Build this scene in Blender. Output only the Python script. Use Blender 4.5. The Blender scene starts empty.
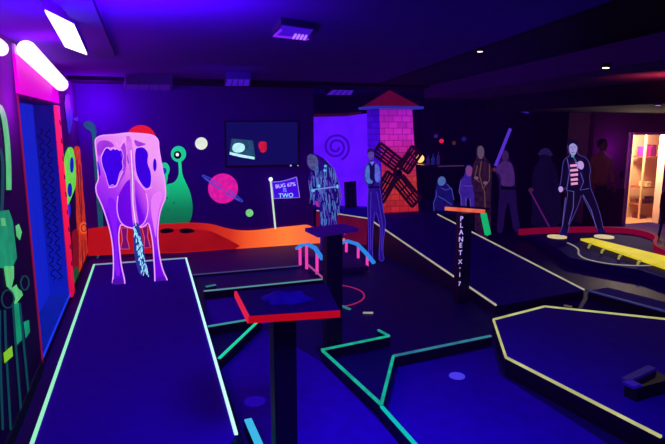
import bpy, bmesh, math, random
from mathutils import Vector
random.seed(7)
D = bpy.data
COL = bpy.context.scene.collection

# ------------------------------------------------------------------ camera model (used to read positions off the photo)
F = 560.0; CX = 332.5; CY = 222.0; H = 2.0
PITCH = math.atan(98/560); YAW = math.atan(189.5/568.5)
def ray(px, py):
    x = (px-CX)/F; y = (CY-py)/F
    cp, sp = math.cos(PITCH), math.sin(PITCH); cy, sy = math.cos(YAW), math.sin(YAW)
    return (sy*cp + x*cy + y*sy*sp, cy*cp - x*sy + y*cy*sp, -sp + y*cp)
def onz(px, py, z=0.0):
    d = ray(px, py); t = (z-H)/d[2]; return (d[0]*t, d[1]*t, z)
def ony(px, py, Y):
    d = ray(px, py); t = Y/d[1]; return (d[0]*t, Y, H+d[2]*t)
def onx(px, py, X):
    d = ray(px, py); t = X/d[0]; return (X, d[1]*t, H+d[2]*t)

# ------------------------------------------------------------------ materials
def lin(c):
    if isinstance(c, str):
        c = tuple(int(c[i:i+2], 16) for i in (0, 2, 4))
    r = []
    for v in c:
        v /= 255.0
        r.append(v/12.92 if v <= .04045 else ((v+.055)/1.055)**2.4)
    return (r[0], r[1], r[2], 1.0)
MATS = {}; GAIN = 1.28
def matte(key, c, rough=.8, spec=.2, noise=0.0, nscale=20.0, metal=0.0):
    """plain painted / carpeted surface, optional procedural mottling"""
    if key in MATS: return MATS[key]
    m = D.materials.new(key); m.use_nodes = True; nt = m.node_tree
    b = nt.nodes['Principled BSDF']
    b.inputs['Base Color'].default_value = lin(c); b.inputs['Roughness'].default_value = rough
    b.inputs['Specular IOR Level'].default_value = spec; b.inputs['Metallic'].default_value = metal
    if noise:
        n = nt.nodes.new('ShaderNodeTexNoise'); n.inputs['Scale'].default_value = nscale; n.inputs['Detail'].default_value = 4
        tc = nt.nodes.new('ShaderNodeTexCoord'); nt.links.new(tc.outputs['Object'], n.inputs['Vector'])
        mx = nt.nodes.new('ShaderNodeMix'); mx.data_type = 'RGBA'
        l = lin(c)
        mx.inputs[6].default_value = tuple(v*(1-noise) for v in l[:3])+(1,)
        mx.inputs[7].default_value = tuple(min(1, v*(1+noise)) for v in l[:3])+(1,)
        nt.links.new(n.outputs['Fac'], mx.inputs[0]); nt.links.new(mx.outputs[2], b.inputs['Base Color'])
    MATS[key] = m; return m
def glow(key, c, s=1.0, base=.25, noise=0.0, nscale=12.0, c2=None, rough=.6):
    """fluorescent paint or tape: a diffuse pigment that also gives off its own colour"""
    if key in MATS: return MATS[key]
    m = D.materials.new(key); m.use_nodes = True; nt = m.node_tree
    b = nt.nodes['Principled BSDF']; l = lin(c)
    b.inputs['Base Color'].default_value = tuple(v*base for v in l[:3])+(1,)
    b.inputs['Roughness'].default_value = rough; b.inputs['Specular IOR Level'].default_value = .1
    b.inputs['Emission Color'].default_value = l; b.inputs['Emission Strength'].default_value = s*GAIN
    if noise:
        n = nt.nodes.new('ShaderNodeTexNoise'); n.inputs['Scale'].default_value = nscale; n.inputs['Detail'].default_value = 5
        tc = nt.nodes.new('ShaderNodeTexCoord'); nt.links.new(tc.outputs['Object'], n.inputs['Vector'])
        rp = nt.nodes.new('ShaderNodeValToRGB')
        k = lin(c2) if c2 else tuple(v*(1-noise) for v in l[:3])+(1,)
        rp.color_ramp.elements[0].position = .35; rp.color_ramp.elements[0].color = k
        rp.color_ramp.elements[1].position = .65; rp.color_ramp.elements[1].color = l
        nt.links.new(n.outputs['Fac'], rp.inputs[0]); nt.links.new(rp.outputs[0], b.inputs['Emission Color'])
    MATS[key] = m; return m
def ramp_glow(key, axis, stops, s=1.0, base=.1, brick=None):
    """printed/painted gradient along a direction in object space; brick = mortar darkening with (width, height)"""
    m = D.materials.new(key); m.use_nodes = True; nt = m.node_tree; b = nt.nodes['Principled BSDF']
    tc = nt.nodes.new('ShaderNodeTexCoord')
    dt = nt.nodes.new('ShaderNodeVectorMath'); dt.operation = 'DOT_PRODUCT'; dt.inputs[1].default_value = axis
    nt.links.new(tc.outputs['Object'], dt.inputs[0])
    rp = nt.nodes.new('ShaderNodeValToRGB'); el = rp.color_ramp.elements
    while len(el) < len(stops): el.new(.5)
    for e, (p, c) in zip(el, stops): e.position = p; e.color = lin(c)
    nt.links.new(dt.outputs['Value'], rp.inputs[0]); out = rp.outputs[0]
    if brick:
        mp = nt.nodes.new('ShaderNodeMapping'); mp.inputs['Rotation'].default_value = (math.pi/2, 0, 0)
        cmb = nt.nodes.new('ShaderNodeCombineXYZ'); sep = nt.nodes.new('ShaderNodeSeparateXYZ')
        ad = nt.nodes.new('ShaderNodeMath'); nt.links.new(tc.outputs['Object'], sep.inputs[0])
        nt.links.new(sep.outputs[0], ad.inputs[0]); nt.links.new(sep.outputs[1], ad.inputs[1])
        nt.links.new(ad.outputs[0], cmb.inputs[0]); nt.links.new(sep.outputs[2], cmb.inputs[1])
        br = nt.nodes.new('ShaderNodeTexBrick'); br.inputs['Scale'].default_value = 1
        br.inputs['Brick Width'].default_value = brick[0]; br.inputs['Row Height'].default_value = brick[1]
        br.inputs['Mortar Size'].default_value = brick[2]; br.inputs['Mortar Smooth'].default_value = .6
        br.inputs['Color1'].default_value = (1, 1, 1, 1); br.inputs['Color2'].default_value = (.68, .68, .72, 1)
        br.inputs['Mortar'].default_value = (.38, .33, .4, 1)
        nt.links.new(cmb.outputs[0], br.inputs['Vector'])
        mx = nt.nodes.new('ShaderNodeMix'); mx.data_type = 'RGBA'; mx.blend_type = 'MULTIPLY'; mx.inputs[0].default_value = 1
        nt.links.new(out, mx.inputs[6]); nt.links.new(br.outputs['Color'], mx.inputs[7]); out = mx.outputs[2]
    b.inputs['Roughness'].default_value = .7; b.inputs['Specular IOR Level'].default_value = .1
    sc = nt.nodes.new('ShaderNodeMix'); sc.data_type = 'RGBA'; sc.blend_type = 'MULTIPLY'; sc.inputs[0].default_value = 1
    sc.inputs[7].default_value = (base, base, base, 1); nt.links.new(out, sc.inputs[6]); nt.links.new(sc.outputs[2], b.inputs['Base Color'])
    nt.links.new(out, b.inputs['Emission Color']); b.inputs['Emission Strength'].default_value = s*GAIN
    MATS[key] = m; return m

# ------------------------------------------------------------------ mesh builder (world coordinates)
class MB:
    def __init__(s): s.v = []; s.f = []
    def add(s, vs, fs):
        o = len(s.v); s.v += [tuple(v) for v in vs]; s.f += [tuple(i+o for i in f) for f in fs]; return s
    def box(s, x0, x1, y0, y1, z0, z1):
        return s.add([(x0,y0,z0),(x1,y0,z0),(x1,y1,z0),(x0,y1,z0),(x0,y0,z1),(x1,y0,z1),(x1,y1,z1),(x0,y1,z1)],
                     [(3,2,1,0),(4,5,6,7),(0,1,5,4),(1,2,6,5),(2,3,7,6),(3,0,4,7)])
    def hexa(s, p):            # eight corners, bottom ring then top ring
        return s.add(p, [(3,2,1,0),(4,5,6,7),(0,1,5,4),(1,2,6,5),(2,3,7,6),(3,0,4,7)])
    def prism(s, poly, vec):   # planar polygon pushed along vec
        vec = Vector(vec); n = len(poly); a = [Vector(p) for p in poly]; b = [p+vec for p in a]
        return s.add(a+b, [tuple(range(n))[::-1], tuple(range(n, 2*n))] + [(i, (i+1) % n, n+(i+1) % n, n+i) for i in range(n)])
    def bar(s, p, q, w, h, up=(0, 0, 1)):
        p, q, up = Vector(p), Vector(q), Vector(up); d = (q-p).normalized(); r = d.cross(up).normalized()*(w/2); u = r.cross(d).normalized()*(h/2)
        c = [-r-u, r-u, r+u, -r+u]
        return s.add([p+k for k in c]+[q+k for k in c], [(3,2,1,0),(4,5,6,7),(0,1,5,4),(1,2,6,5),(2,3,7,6),(3,0,4,7)])
    def tube(s, pts, r, n=10, cap=True):
        pts = [Vector(p) for p in pts]; rs = r if isinstance(r, (list, tuple)) else [r]*len(pts); vs = []; fs = []
        for i, p in enumerate(pts):
            d = (pts[min(i+1, len(pts)-1)]-pts[max(i-1, 0)]).normalized()
            a = d.orthogonal().normalized() if abs(d.z) > .95 else d.cross(Vector((0,0,1))).normalized(); b = d.cross(a)
            vs += [p+(a*math.cos(t)+b*math.sin(t))*rs[i] for t in (2*math.pi*k/n for k in range(n))]
        for i in range(len(pts)-1):
            fs += [(i*n+k, i*n+(k+1) % n, (i+1)*n+(k+1) % n, (i+1)*n+k) for k in range(n)]
        if cap: fs += [tuple(range(n))[::-1], tuple(range((len(pts)-1)*n, len(pts)*n))]
        return s.add(vs, fs)
    def ball(s, c, r, nu=16, nv=10):
        c = Vector(c); r = r if isinstance(r, (tuple, list)) else (r, r, r); vs = []; fs = []
        for j in range(nv+1):
            ph = math.pi*j/nv
            vs += [c+Vector((r[0]*math.sin(ph)*math.cos(t), r[1]*math.sin(ph)*math.sin(t), r[2]*math.cos(ph))) for t in (2*math.pi*k/nu for k in range(nu))]
        for j in range(nv):
            fs += [(j*nu+k, (j+1)*nu+k, (j+1)*nu+(k+1) % nu, j*nu+(k+1) % nu) for k in range(nu)]
        return s.add(vs, fs)
    def build(s, name, m, parent=None, smooth=False, bevel=0.0):
        o0 = parent_loc(parent); me = D.meshes.new(name)
        bm = bmesh.new(); bv = [bm.verts.new(Vector(v)-o0) for v in s.v]
        for f in s.f:
            try: bm.faces.new([bv[i] for i in f])
            except ValueError: pass
        bmesh.ops.remove_doubles(bm, verts=bm.verts, dist=1e-6)
        bmesh.ops.recalc_face_normals(bm, faces=bm.faces)
        bmesh.ops.triangulate(bm, faces=[f for f in bm.faces if len(f.verts) > 4])
        if bevel:
            ed = [e for e in bm.edges if e.is_manifold and e.calc_face_angle(0) > .6]
            bmesh.ops.bevel(bm, geom=ed, offset=bevel, segments=2, affect='EDGES')
        bm.to_mesh(me); bm.free(); me.materials.append(m)
        if smooth: me.polygons.foreach_set('use_smooth', [True]*len(me.polygons))
        o = D.objects.new(name, me); COL.objects.link(o); o.parent = parent
        return o
def parent_loc(p):
    v = Vector((0, 0, 0))
    while p is not None: v += p.location; p = p.parent
    return v
def tag(o, label=None, cat=None, group=None, kind=None):
    if label: o['label'] = label
    if cat: o['category'] = cat
    if group: o['group'] = group
    if kind: o['kind'] = kind
    return o
def thing(name, loc, label, cat, group=None, kind=None):
    o = D.objects.new(name, None); o.location = loc; o.empty_display_size = .1; COL.objects.link(o)
    return tag(o, label, cat, group, kind)
def struct(o): o['kind'] = 'structure'; return o
def ell(cx, cy, rx, ry, n=28, a0=0, a1=360, rot=0):
    r = math.radians(rot); out = []
    for i in range(n + (0 if a1-a0 == 360 else 1)):
        t = math.radians(a0+(a1-a0)*i/n); x, y = rx*math.cos(t), ry*math.sin(t)
        out.append((cx+x*math.cos(r)-y*math.sin(r), cy+x*math.sin(r)+y*math.cos(r)))
    return out
def smoothen(pts, closed=True, it=2):
    for _ in range(it):
        q = []; n = len(pts)
        for i in range(n if closed else n-1):
            a, b = pts[i], pts[(i+1) % n]
            q += [(a[0]*.75+b[0]*.25, a[1]*.75+b[1]*.25), (a[0]*.25+b[0]*.75, a[1]*.25+b[1]*.75)]
        pts = q if closed else [pts[0]]+q+[pts[-1]]
    return pts
def ribbon(pts, w, closed=False):
    """flat quads following a 2-D polyline"""
    n = len(pts); L = []; R = []
    for i in range(n):
        a = pts[(i-1) % n] if (closed or i) else pts[i]; b = pts[(i+1) % n] if (closed or i < n-1) else pts[i]
        dx, dy = b[0]-a[0], b[1]-a[1]; l = math.hypot(dx, dy) or 1
        ww = w(i/(n-1)) if callable(w) else w
        L.append((pts[i][0]-dy/l*ww/2, pts[i][1]+dx/l*ww/2)); R.append((pts[i][0]+dy/l*ww/2, pts[i][1]-dx/l*ww/2))
    return [(L[i], L[(i+1) % n], R[(i+1) % n], R[i]) for i in range(n if closed else n-1)]

class Flat:
    """a flat painted or printed object standing in plane y = Y (or x = X): layers of board, each a little in front of the last"""
    def __init__(s, plane, val, root, step=.004, zmin=-9):
        s.plane, s.val, s.root, s.step, s.zmin = plane, val, root, step, zmin
    def at(s, p, lay):
        if s.plane == 'y':
            q = ony(p[0], p[1], s.val - lay*s.step); return (q[0], q[1], max(q[2], s.zmin))
        return onx(p[0], p[1], s.val + lay*s.step)
    def vec(s, t): return (0, t, 0) if s.plane == 'y' else (-t, 0, 0)
    def poly(s, name, pts, m, lay=1, t=.003, parent=None, mb=None):
        b = mb or MB(); b.prism([s.at(p, lay) for p in pts], s.vec(t))
        return b if mb else b.build(name, m, parent or s.root)
    def polys(s, name, lst, m, lay=1, t=.003, parent=None):
        b = MB()
        for pts in lst: b.prism([s.at(p, lay) for p in pts], s.vec(t))
        return b.build(name, m, parent or s.root)
    def strokes(s, name, lst, w, m, lay=2, t=.002, parent=None, closed=False):
        b = MB()
        for pts in lst:
            for q in ribbon(pts, w, closed): b.prism([s.at(p, lay) for p in q], s.vec(t))
        return b.build(name, m, parent or s.root)

def text(name, body, size, m, parent, loc, rot, spacing=1.0, ext=.002, align='CENTER'):
    c = D.curves.new(name, 'FONT'); c.body = body; c.size = size; c.extrude = ext; c.align_x = align; c.align_y = 'CENTER'; c.space_line = spacing
    o = D.objects.new(name, c); COL.objects.link(o); o.rotation_euler = rot; o.location = Vector(loc)-parent_loc(parent); o.parent = parent
    bpy.context.view_layer.update()
    me = D.meshes.new_from_object(o.evaluated_get(bpy.context.evaluated_depsgraph_get())); me.materials.clear(); me.materials.append(m)
    o2 = D.objects.new(name, me); COL.objects.link(o2); o2.rotation_euler = rot; o2.location = o.location; o2.parent = parent
    D.objects.remove(o); o2.name = name; return o2

# ------------------------------------------------------------------ palette
CARPET = matte('carpet_blue', (74, 14, 190), .95, .05, .25, 9)
CARPET2 = matte('lane_carpet', (66, 10, 160), .95, .05, .15, 14)
DARKC = matte('dark_carpet', (52, 8, 165), .9, .08, .3, 9)
BLACK = matte('black_paint', (16, 12, 26), .6, .3)
BLACKW = matte('black_wood', (20, 14, 30), .5, .35, .2, 30)
NIGHT = matte('night_wall', (70, 12, 135), .9, .1, .2, 3)
WALLP = matte('violet_wall', (84, 40, 150), .85, .1, .15, 2)
CEIL = matte('ceiling_paint', (80, 5, 150), .9, .1, .12, 2)
CEILD = matte('dark_ceiling', (14, 8, 30), .9, .1)
TAPE_G = glow('green_white_tape', (150, 235, 190), .8)
TAPE_C = glow('cyan_white_tape', (190, 240, 240), .9)
TAPE_Y = glow('pale_yellow_tape', (205, 205, 130), .75, noise=.3, nscale=6)
TAPE_W = glow('cream_tape', (200, 190, 165), .65, noise=.3, nscale=5)
TEAL = glow('teal_paint', (25, 185, 150), .75, noise=.35, nscale=14)
TEALD = glow('dim_teal', (60, 150, 170), .55, noise=.4, nscale=10)
DIMB = glow('dim_blue_line', (44, 52, 120), .5)
PINK = glow('hot_pink', (235, 60, 175), .85)
SKY = glow('sky_blue_paint', (40, 130, 225), .8)
RED = glow('red_paint', (190, 10, 25), .8, noise=.25, nscale=8)
REDD = glow('dark_red_paint', (150, 4, 40), .65, noise=.35, nscale=4)
GREEN = glow('green_paint', (15, 175, 105), .8)
GREEN_D = glow('dark_green_paint', (10, 110, 75), .7, noise=.35, nscale=5)  # darker green of the alien's spots
WHITEG = glow('white_glow', (235, 235, 255), .9)
ORANGE = glow('orange_paint', (240, 70, 20), .75, noise=.3, nscale=3)
VIOLET = glow('violet_panel', (88, 14, 245), 1.0, noise=.25, nscale=2.5)
INK = glow('ink_violet', (40, 6, 140), .5)
LAV = glow('lavender_line', (150, 120, 235), .7)
DIMLAV = glow('dim_lavender', (100, 76, 205), .6)

# ------------------------------------------------------------------ SETTING
CZ = 2.62
struct(MB().box(-2.5, 13, -3, 14.5, -.1, 0).build('floor', matte('floor_dark', (34, 5, 108), .55, .2, .25, 8)))
def lane_carpet(poly, label):
    o = MB().prism([(x, y, .0005) for x, y in poly], (0, 0, .006)).build('lane_carpet', CARPET)
    return tag(o, label, 'carpet', 'blue lane carpets')
lane_carpet([(.50, 1.4), (1.44, 2.0), (1.42, 3.22), (1.33, 4.30), (1.02, 5.22), (.50, 4.40)], 'blue carpet strip between the cow ramp and the forked teal curb')
lane_carpet([(1.49, 1.6), (2.70, 2.2), (2.62, 3.58), (2.90, 4.10), (1.90, 3.98), (1.48, 3.26)], 'blue carpet patch enclosed by teal curbs and the six-sided platform')
lane_carpet([(.48, 5.3), (1.0, 5.32), (2.0, 5.6), (2.0, 6.36), (.56, 6.33)], 'dim carpet strip just behind the red topped table')
struct(MB().box(-2.5, 13, -3, 14.5, CZ, CZ+.1).build('ceiling', CEIL))
# left wall with the opening of the alcove
w = MB(); AY0, AY1, AZ0, AZ1 = 4.93, 6.78, .10, 2.20
w.box(-1.15, -.9, -3, AY0, 0, CZ).box(-1.15, -.9, AY1, 9.0, 0, CZ).box(-1.15, -.9, AY0, AY1, 0, AZ0).box(-1.15, -.9, AY0, AY1, AZ1, CZ)
struct(w.build('wall_left', matte('left_wall_paint', (64, 12, 92), .85, .15, .2, 3)))
struct(MB().box(-1.15, 2.66, 8.96, 9.1, 0, CZ).build('wall_back', NIGHT))
struct(MB().box(-2.5, 13, 13.6, 13.8, 0, CZ).build('wall_rear', NIGHT))
struct(MB().box(-2.5, 13, -3.1, -3, 0, CZ).build('wall_front', NIGHT))
struct(MB().box(12.0, 12.15, -3, 8.75, 0, CZ).build('wall_right', NIGHT))
struct(MB().box(2.56, 2.66, 9.1, 13.6, 0, CZ).build('wall_corner', NIGHT))
# wall with the lit doorway
DY = 8.6; d0 = ony(631.5, 135, DY); d1 = ony(662.5, 135, DY); DX0, DX1, DZ = d0[0], d1[0]+.12, d0[2]
e0 = ony(594, 130, DY)[0]; wz = ony(615, 189, DY)[2]
dw = MB().box(e0, DX0-.07, DY, DY+.12, wz, CZ).box(DX1+.07, 12, DY, DY+.12, 0, CZ).box(DX0-.07, DX1+.07, DY, DY+.12, DZ+.05, CZ)
struct(dw.build('wall_doorway', matte('mauve_wall', (120, 70, 88), .85, .1, .15, 2)))
struct(MB().box(e0-.01, DX0-.07, DY-.02, DY+.11, 0, wz).build('trim_1', BLACK))
dr = thing('door_1', (DX0, DY, 0), None, None, kind='structure')
CREAM = matte('cream_frame', (235, 205, 190), .6, .2)
fr = MB().box(DX0-.04, DX0+.02, DY-.03, DY+.13, 0, DZ+.05).box(DX1-.03, DX1+.07, DY-.03, DY+.13, 0, DZ+.05).box(DX0+.03, DX1-.03, DY-.03, DY+.13, DZ, DZ+.05)
struct(fr.build('door_frame', CREAM, dr))
# store room behind the doorway
RY = DY+.95
sr = MB().box(DX0-.5, DX1+1.5, RY, RY+.1, 0, CZ).box(DX0-.6, DX0-.5, DY+.12, RY+.1, 0, CZ).box(DX1+1.5, DX1+1.6, DY+.12, RY+.1, 0, CZ)
struct(sr.build('wall_storeroom', matte('cream_wall', (235, 190, 150), .8, .1, .08, 3)))
struct(MB().box(DX0-.5, DX1+1.5, DY+.13, RY, 0, .006).build('floor_storeroom', matte('tan_floor', (210, 160, 120), .7)))
# ceiling soffits over the right half
def plan(pts, z0, z1): return [(x, y, z0) for x, y in pts] + [(x, y, z1) for x, y in pts]
lb = lambda y: 3.28+.207*(y-2.95)
struct(MB().hexa(plan([(lb(-2.9), -2.9), (11.9, -2.9), (11.9, 8.5), (lb(8.5), 8.5)], 2.42, CZ)).build('trim_2', matte('soffit_paint', (84, 28, 120), .9, .1)))
ld = lambda y: 4.9+.17*(y-4.6)
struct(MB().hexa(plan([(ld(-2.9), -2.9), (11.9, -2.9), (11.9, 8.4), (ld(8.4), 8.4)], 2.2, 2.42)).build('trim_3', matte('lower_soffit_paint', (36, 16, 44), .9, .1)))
la = lambda y: 2.31+.206*(y-2.44)
struct(MB().hexa(plan([(la(-2.9), -2.9), (lb(-2.9), -2.9), (lb(8.9), 8.9), (la(8.9), 8.9)], CZ-.02, CZ)).build('dark_ceiling_strip', CEILD))  # thin dark slab flat on the ceiling along the soffit edge
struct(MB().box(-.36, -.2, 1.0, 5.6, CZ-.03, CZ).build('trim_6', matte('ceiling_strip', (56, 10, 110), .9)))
struct(MB().box(-.9, 6.0, 8.2, 8.9, CZ-.05, CZ).build('trim_5', CEILD))
struct(MB().box(-.9, -.885, 6.95, 8.96, 0, .1).box(-.9, -.885, -3, 4.85, 0, .1).build('baseboard_left', matte('green_lit_skirting', (20, 70, 50), .5, .3)))

# ------------------------------------------------------------------ ALCOVE in the left wall
al = thing('window_1', (-.9, AY0, AZ0), None, None, kind='structure')
RX = -1.13
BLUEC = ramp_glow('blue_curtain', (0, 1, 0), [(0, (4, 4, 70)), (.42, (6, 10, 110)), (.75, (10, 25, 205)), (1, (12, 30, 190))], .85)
cb = MB(); n = 60; vs = []; fs = []
for i in range(n+1):
    y = AY0+.01+(AY1-AY0-.02)*i/n; x = RX+.02+.016*math.sin(i*1.9)
    vs += [(x, y, AZ0+.01), (x, y, AZ1)]
fs = [(2*i, 2*i+2, 2*i+3, 2*i+1) for i in range(n)]
cur = thing('blue_curtain', (RX, AY0, AZ0), 'glowing blue curtain with dark squiggles filling the alcove of the mural wall', 'curtain')
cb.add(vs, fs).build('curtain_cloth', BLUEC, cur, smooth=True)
sq = MB()
for k, xx in enumerate((-1.05, -.98)):
    P = []
    for i in range(90):
        z = 1.95-i*.019; P.append((xx+.024*math.sin(i*1.1+k)+.012*math.sin(i*2.7), AY1-.016, z))
    sq.tube(P, .006, 5)
sq.build('squiggle_print', matte('navy_ink', (6, 4, 60)), cur)
struct(MB().box(RX-.02, RX, AY0, AY1, AZ0, AZ1).build('alcove_back', INK, al))
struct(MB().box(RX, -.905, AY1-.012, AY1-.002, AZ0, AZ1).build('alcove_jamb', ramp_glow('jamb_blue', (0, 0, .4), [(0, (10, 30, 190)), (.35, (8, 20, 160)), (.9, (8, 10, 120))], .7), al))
struct(MB().box(RX, -.89, AY0, AY1, AZ0-.02, AZ0).build('window_sill', glow('blue_sill', (20, 50, 230), .9), al))
struct(MB().box(-.905, -.893, AY0-.045, AY0, AZ0-.05, AZ1+.03).build('window_frame', glow('pink_edge', (140, 14, 70), .55), al))
HOT = ramp_glow('red_strip', (0, 0, .45), [(0, (200, 10, 60)), (.6, (245, 25, 70)), (1, (250, 30, 130))], .9)
rs = struct(MB().box(-.92, -.87, AY1, AY1+.22, AZ0-.05, AZ1-.0).build('window_frame', HOT, al))
struct(MB().box(-.915, -.88, AY0-.05, AY1+.3, AZ1+.03, AZ1+.32).build('header_glow', glow('magenta_lamplight', (215, 0, 190), .75), al))  # lamplight on the wall over the alcove, put in as a glowing board
mk = MB()
for i in range(9):
    z = 2.05-.2*i; mk.prism([(-.868, AY1+.08, z), (-.868, AY1+.15, z-.02), (-.868, AY1+.16, z-.07), (-.868, AY1+.09, z-.05)], (.003, 0, 0))
mk.build('frame_marks', matte('mark_ink', (70, 0, 70)), al)

# ------------------------------------------------------------------ LEFT WALL MURALS
MX = -.897
rb = thing('robot_mural', (MX, 4.3, 0), 'green robot painted on the dark left wall beside the alcove', 'mural')
fl = Flat('x', MX, rb)
RG = glow('robot_green', (14, 150, 110), .8, noise=.4, nscale=6); RGL = glow('robot_light_green', (95, 205, 125), .75, noise=.3, nscale=6)
RT = glow('robot_teal_dim', (10, 70, 85), .6)
fl.poly('torso', [(-8, 212), (9, 210), (13, 222), (17, 258), (12, 268), (-8, 268)], RG, 2)
fl.polys('chest_screen', [[(1, 218), (5, 218), (6, 226), (2, 226)]], RGL, 3)
fl.strokes('arm', [smoothen([(-4, 104), (3, 110), (7, 135), (9, 165), (9, 190)], False)], 5, RGL, 2)
fl.strokes('arm', [smoothen([(-3, 145), (3, 155), (3, 180), (2, 212)], False)], 3, RT, 2)
fl.polys('hip', [[(4, 266), (14, 266), (14, 278), (11, 290), (7, 286)], [(12, 288), (19, 283), (23, 295), (16, 304), (11, 300)]], RGL, 2)
fl.poly('joint', ell(5, 299, 10, 8), matte('joint_navy', (22, 16, 70)), 4)
fl.poly('joint', ell(24, 283, 7, 8), matte('joint_navy', (22, 16, 70)), 4)
fl.strokes('joint_ring', [ell(8, 299, 6, 9)], 1.2, RT, 5, closed=True)
fl.strokes('joint_ring', [ell(25, 283, 4, 7)], 1.2, RT, 5, closed=True)
fl.strokes('leg', [[(13, 303), (16, 345), (22, 420)], [(20, 303), (24, 345), (30, 405)]], 2.0, RT, 2)
fl.strokes('leg', [[(5, 310), (6, 345), (11, 430)], [(0, 310), (0, 345), (3, 430)]], 2.0, RT, 2)
fl.poly('knee_plate', [(14, 302), (20, 303), (22, 340), (17, 345)], RG, 1)
fl.poly('foot_badge', [(4, 353), (12, 346), (13, 356), (5, 363)], glow('lime_badge', (130, 200, 40), .7), 3)
fl.poly('foot', [(24, 322), (29, 320), (30, 332), (26, 338)], RG, 3)
o = fl.poly('green_speck', [(16, 226), (19, 224), (22, 232), (20, 240), (17, 236)], RGL, 2)

bl = thing('blob_mural', (MX, 7.6, 0), 'lime green blob with blue holes painted beside the red strip', 'mural')
fl = Flat('x', MX, bl)
fl.poly('blob', smoothen([(64, 158), (68, 147), (73, 147), (75, 158), (76, 172), (76, 186), (72, 196), (68, 206), (65, 205), (64, 190), (62, 175)]), glow('lime_paint', (110, 225, 70), .8, noise=.3, nscale=5), 3)
fl.polys('hole', [ell(72, 165, 1.8, 8), ell(70, 190, 2.2, 7)], glow('blob_blue', (10, 20, 190), .7), 4)
fl.poly('blob_tail', smoothen([(66, 205), (70, 200), (71, 214), (68, 222), (66, 216)]), glow('tail_blue', (20, 40, 220), .7), 2)
tm = thing('totem_mural', (MX, 8.2, 0), 'tall orange totem painted on the left wall near the cow', 'mural')
fl = Flat('x', MX, tm)
TOT = glow('totem_orange', (225, 62, 22), .75, noise=.5, nscale=9, c2=(140, 22, 20))
fl.poly('totem', smoothen([(73.5, 148), (78, 145), (81, 150), (84.5, 158), (86.5, 195), (89, 222), (92, 240), (93, 262), (84, 290), (79, 280), (79.5, 240), (76.5, 225), (76, 190), (73, 170)], it=1), TOT, 2)
fl.poly('knot', ell(84, 228, 4.5, 6), glow('totem_knot', (235, 85, 35), .75), 3)
fl.strokes('knot_ring', [ell(84, 228, 2.5, 3.5)], .8, glow('totem_dark', (120, 20, 20), .6), 4, closed=True)
fl.strokes('grain', [[(77, 160), (80, 205), (82, 222)], [(80, 165), (82, 215)], [(82, 240), (83, 275)], [(85, 240), (86, 265)]], .8, glow('totem_dark', (120, 20, 20), .6), 3)
tl = thing('red_rock_mural', (MX, 8.4, 0), 'low dark red and green rocks painted at the foot of the left wall', 'mural')
fl = Flat('x', MX, tl)
fl.poly('rock', [(72, 232), (77, 228), (80, 250), (79, 275), (74, 280)], glow('rock_red', (150, 18, 30), .6, noise=.4), 1)
fl.poly('rock', [(71, 272), (78, 266), (79, 282), (74, 290)], glow('rock_green', (15, 95, 50), .6, noise=.4), 2)
cr = thing('crane_mural', (MX, 8.9, 0), 'thin teal mechanical arm painted in the corner behind the cow', 'mural')
fl = Flat('y', 8.955, cr)
CT = glow('crane_teal', (18, 95, 115), .6, noise=.4, nscale=8)
fl.polys('pole', [[(91.5, 130), (95.5, 130), (103, 240), (100, 250)]], CT, 2)
fl.poly('claw', smoothen([(82, 124), (88, 120), (95, 124), (97, 134), (93, 140), (91, 131), (86, 129)], it=1), CT, 3)
fl.strokes('brace', [[(103, 243), (96, 262)], [(100, 180), (103, 240)]], 2, CT, 3)
sb = thing('blue_sign_mural', (MX, 8.0, 0), 'small blue bird shape painted high beside the wall lamp', 'mural')
fl = Flat('x', MX, sb)
fl.poly('bird', smoothen([(64, 96), (69, 92), (71, 106), (73, 116), (71, 130), (69, 136), (67, 124)], it=1), glow('bird_blue', (30, 40, 200), .7, noise=.4), 2)
fl.poly('wing', smoothen([(72, 119), (80, 116), (83, 119), (78, 122)], it=1), glow('bird_violet', (90, 30, 200), .6), 3)

# ------------------------------------------------------------------ WALL AND CEILING LAMPS (left)
BULB = glow('uv_tube', (255, 215, 255), 1.35, 1.0); BULB2 = glow('uv_flood', (255, 240, 255), 1.8, 1.0)
def wall_tube(a, b, r, label):
    a, b = Vector(a), Vector(b)
    t = thing('wall_lamp', (a+b)/2, label, 'lamp')
    MB().tube([a, b], r, 14).build('tube', BULB, t, smooth=True)
    d = (b-a).normalized()
    for e0_ in (a, b): MB().ball(e0_, r*.98, 14, 10).build('end_cap', BULB, t, smooth=True)
    MB().bar(a+Vector((-r*1.5, 0, 0)), b+Vector((-r*1.5, 0, 0)), .05, .09).build('lamp_housing', matte('lamp_white', (190, 170, 200)), t)
    return t
wall_tube(onx(27, 50, -.80), onx(61, 84, -.80), .072, 'glaring white violet tube lamp high on the wall above the blue alcove')
wall_tube(onx(-70, 0, -.84), onx(0, 48, -.84), .05, 'overexposed pink tube lamp at the edge of the left wall')
fp = [onz(45, 12, 2.56), onz(74, 26, 2.56), onz(87, 55, 2.44), onz(65, 47, 2.44)]
t = thing('flood_lamp', Vector(fp[0]).lerp(Vector(fp[2]), .5), 'bright white tilted flood panel hanging under the ceiling above the cow ramp', 'lamp')
MB().prism(fp, (0, 0, .012)).build('diffuser', BULB2, t)
c = sum((Vector(p) for p in fp), Vector())/4
MB().prism([c+(Vector(p)-c)*1.06+Vector((0, 0, .014)) for p in fp], (0, 0, .05)).build('lamp_housing', matte('lamp_violet', (120, 60, 160)), t)
MB().bar(c+Vector((0, 0, .05)), (c.x, c.y, CZ), .03, .03, (1, 0, 0)).build('bracket', BLACK, t)

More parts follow.
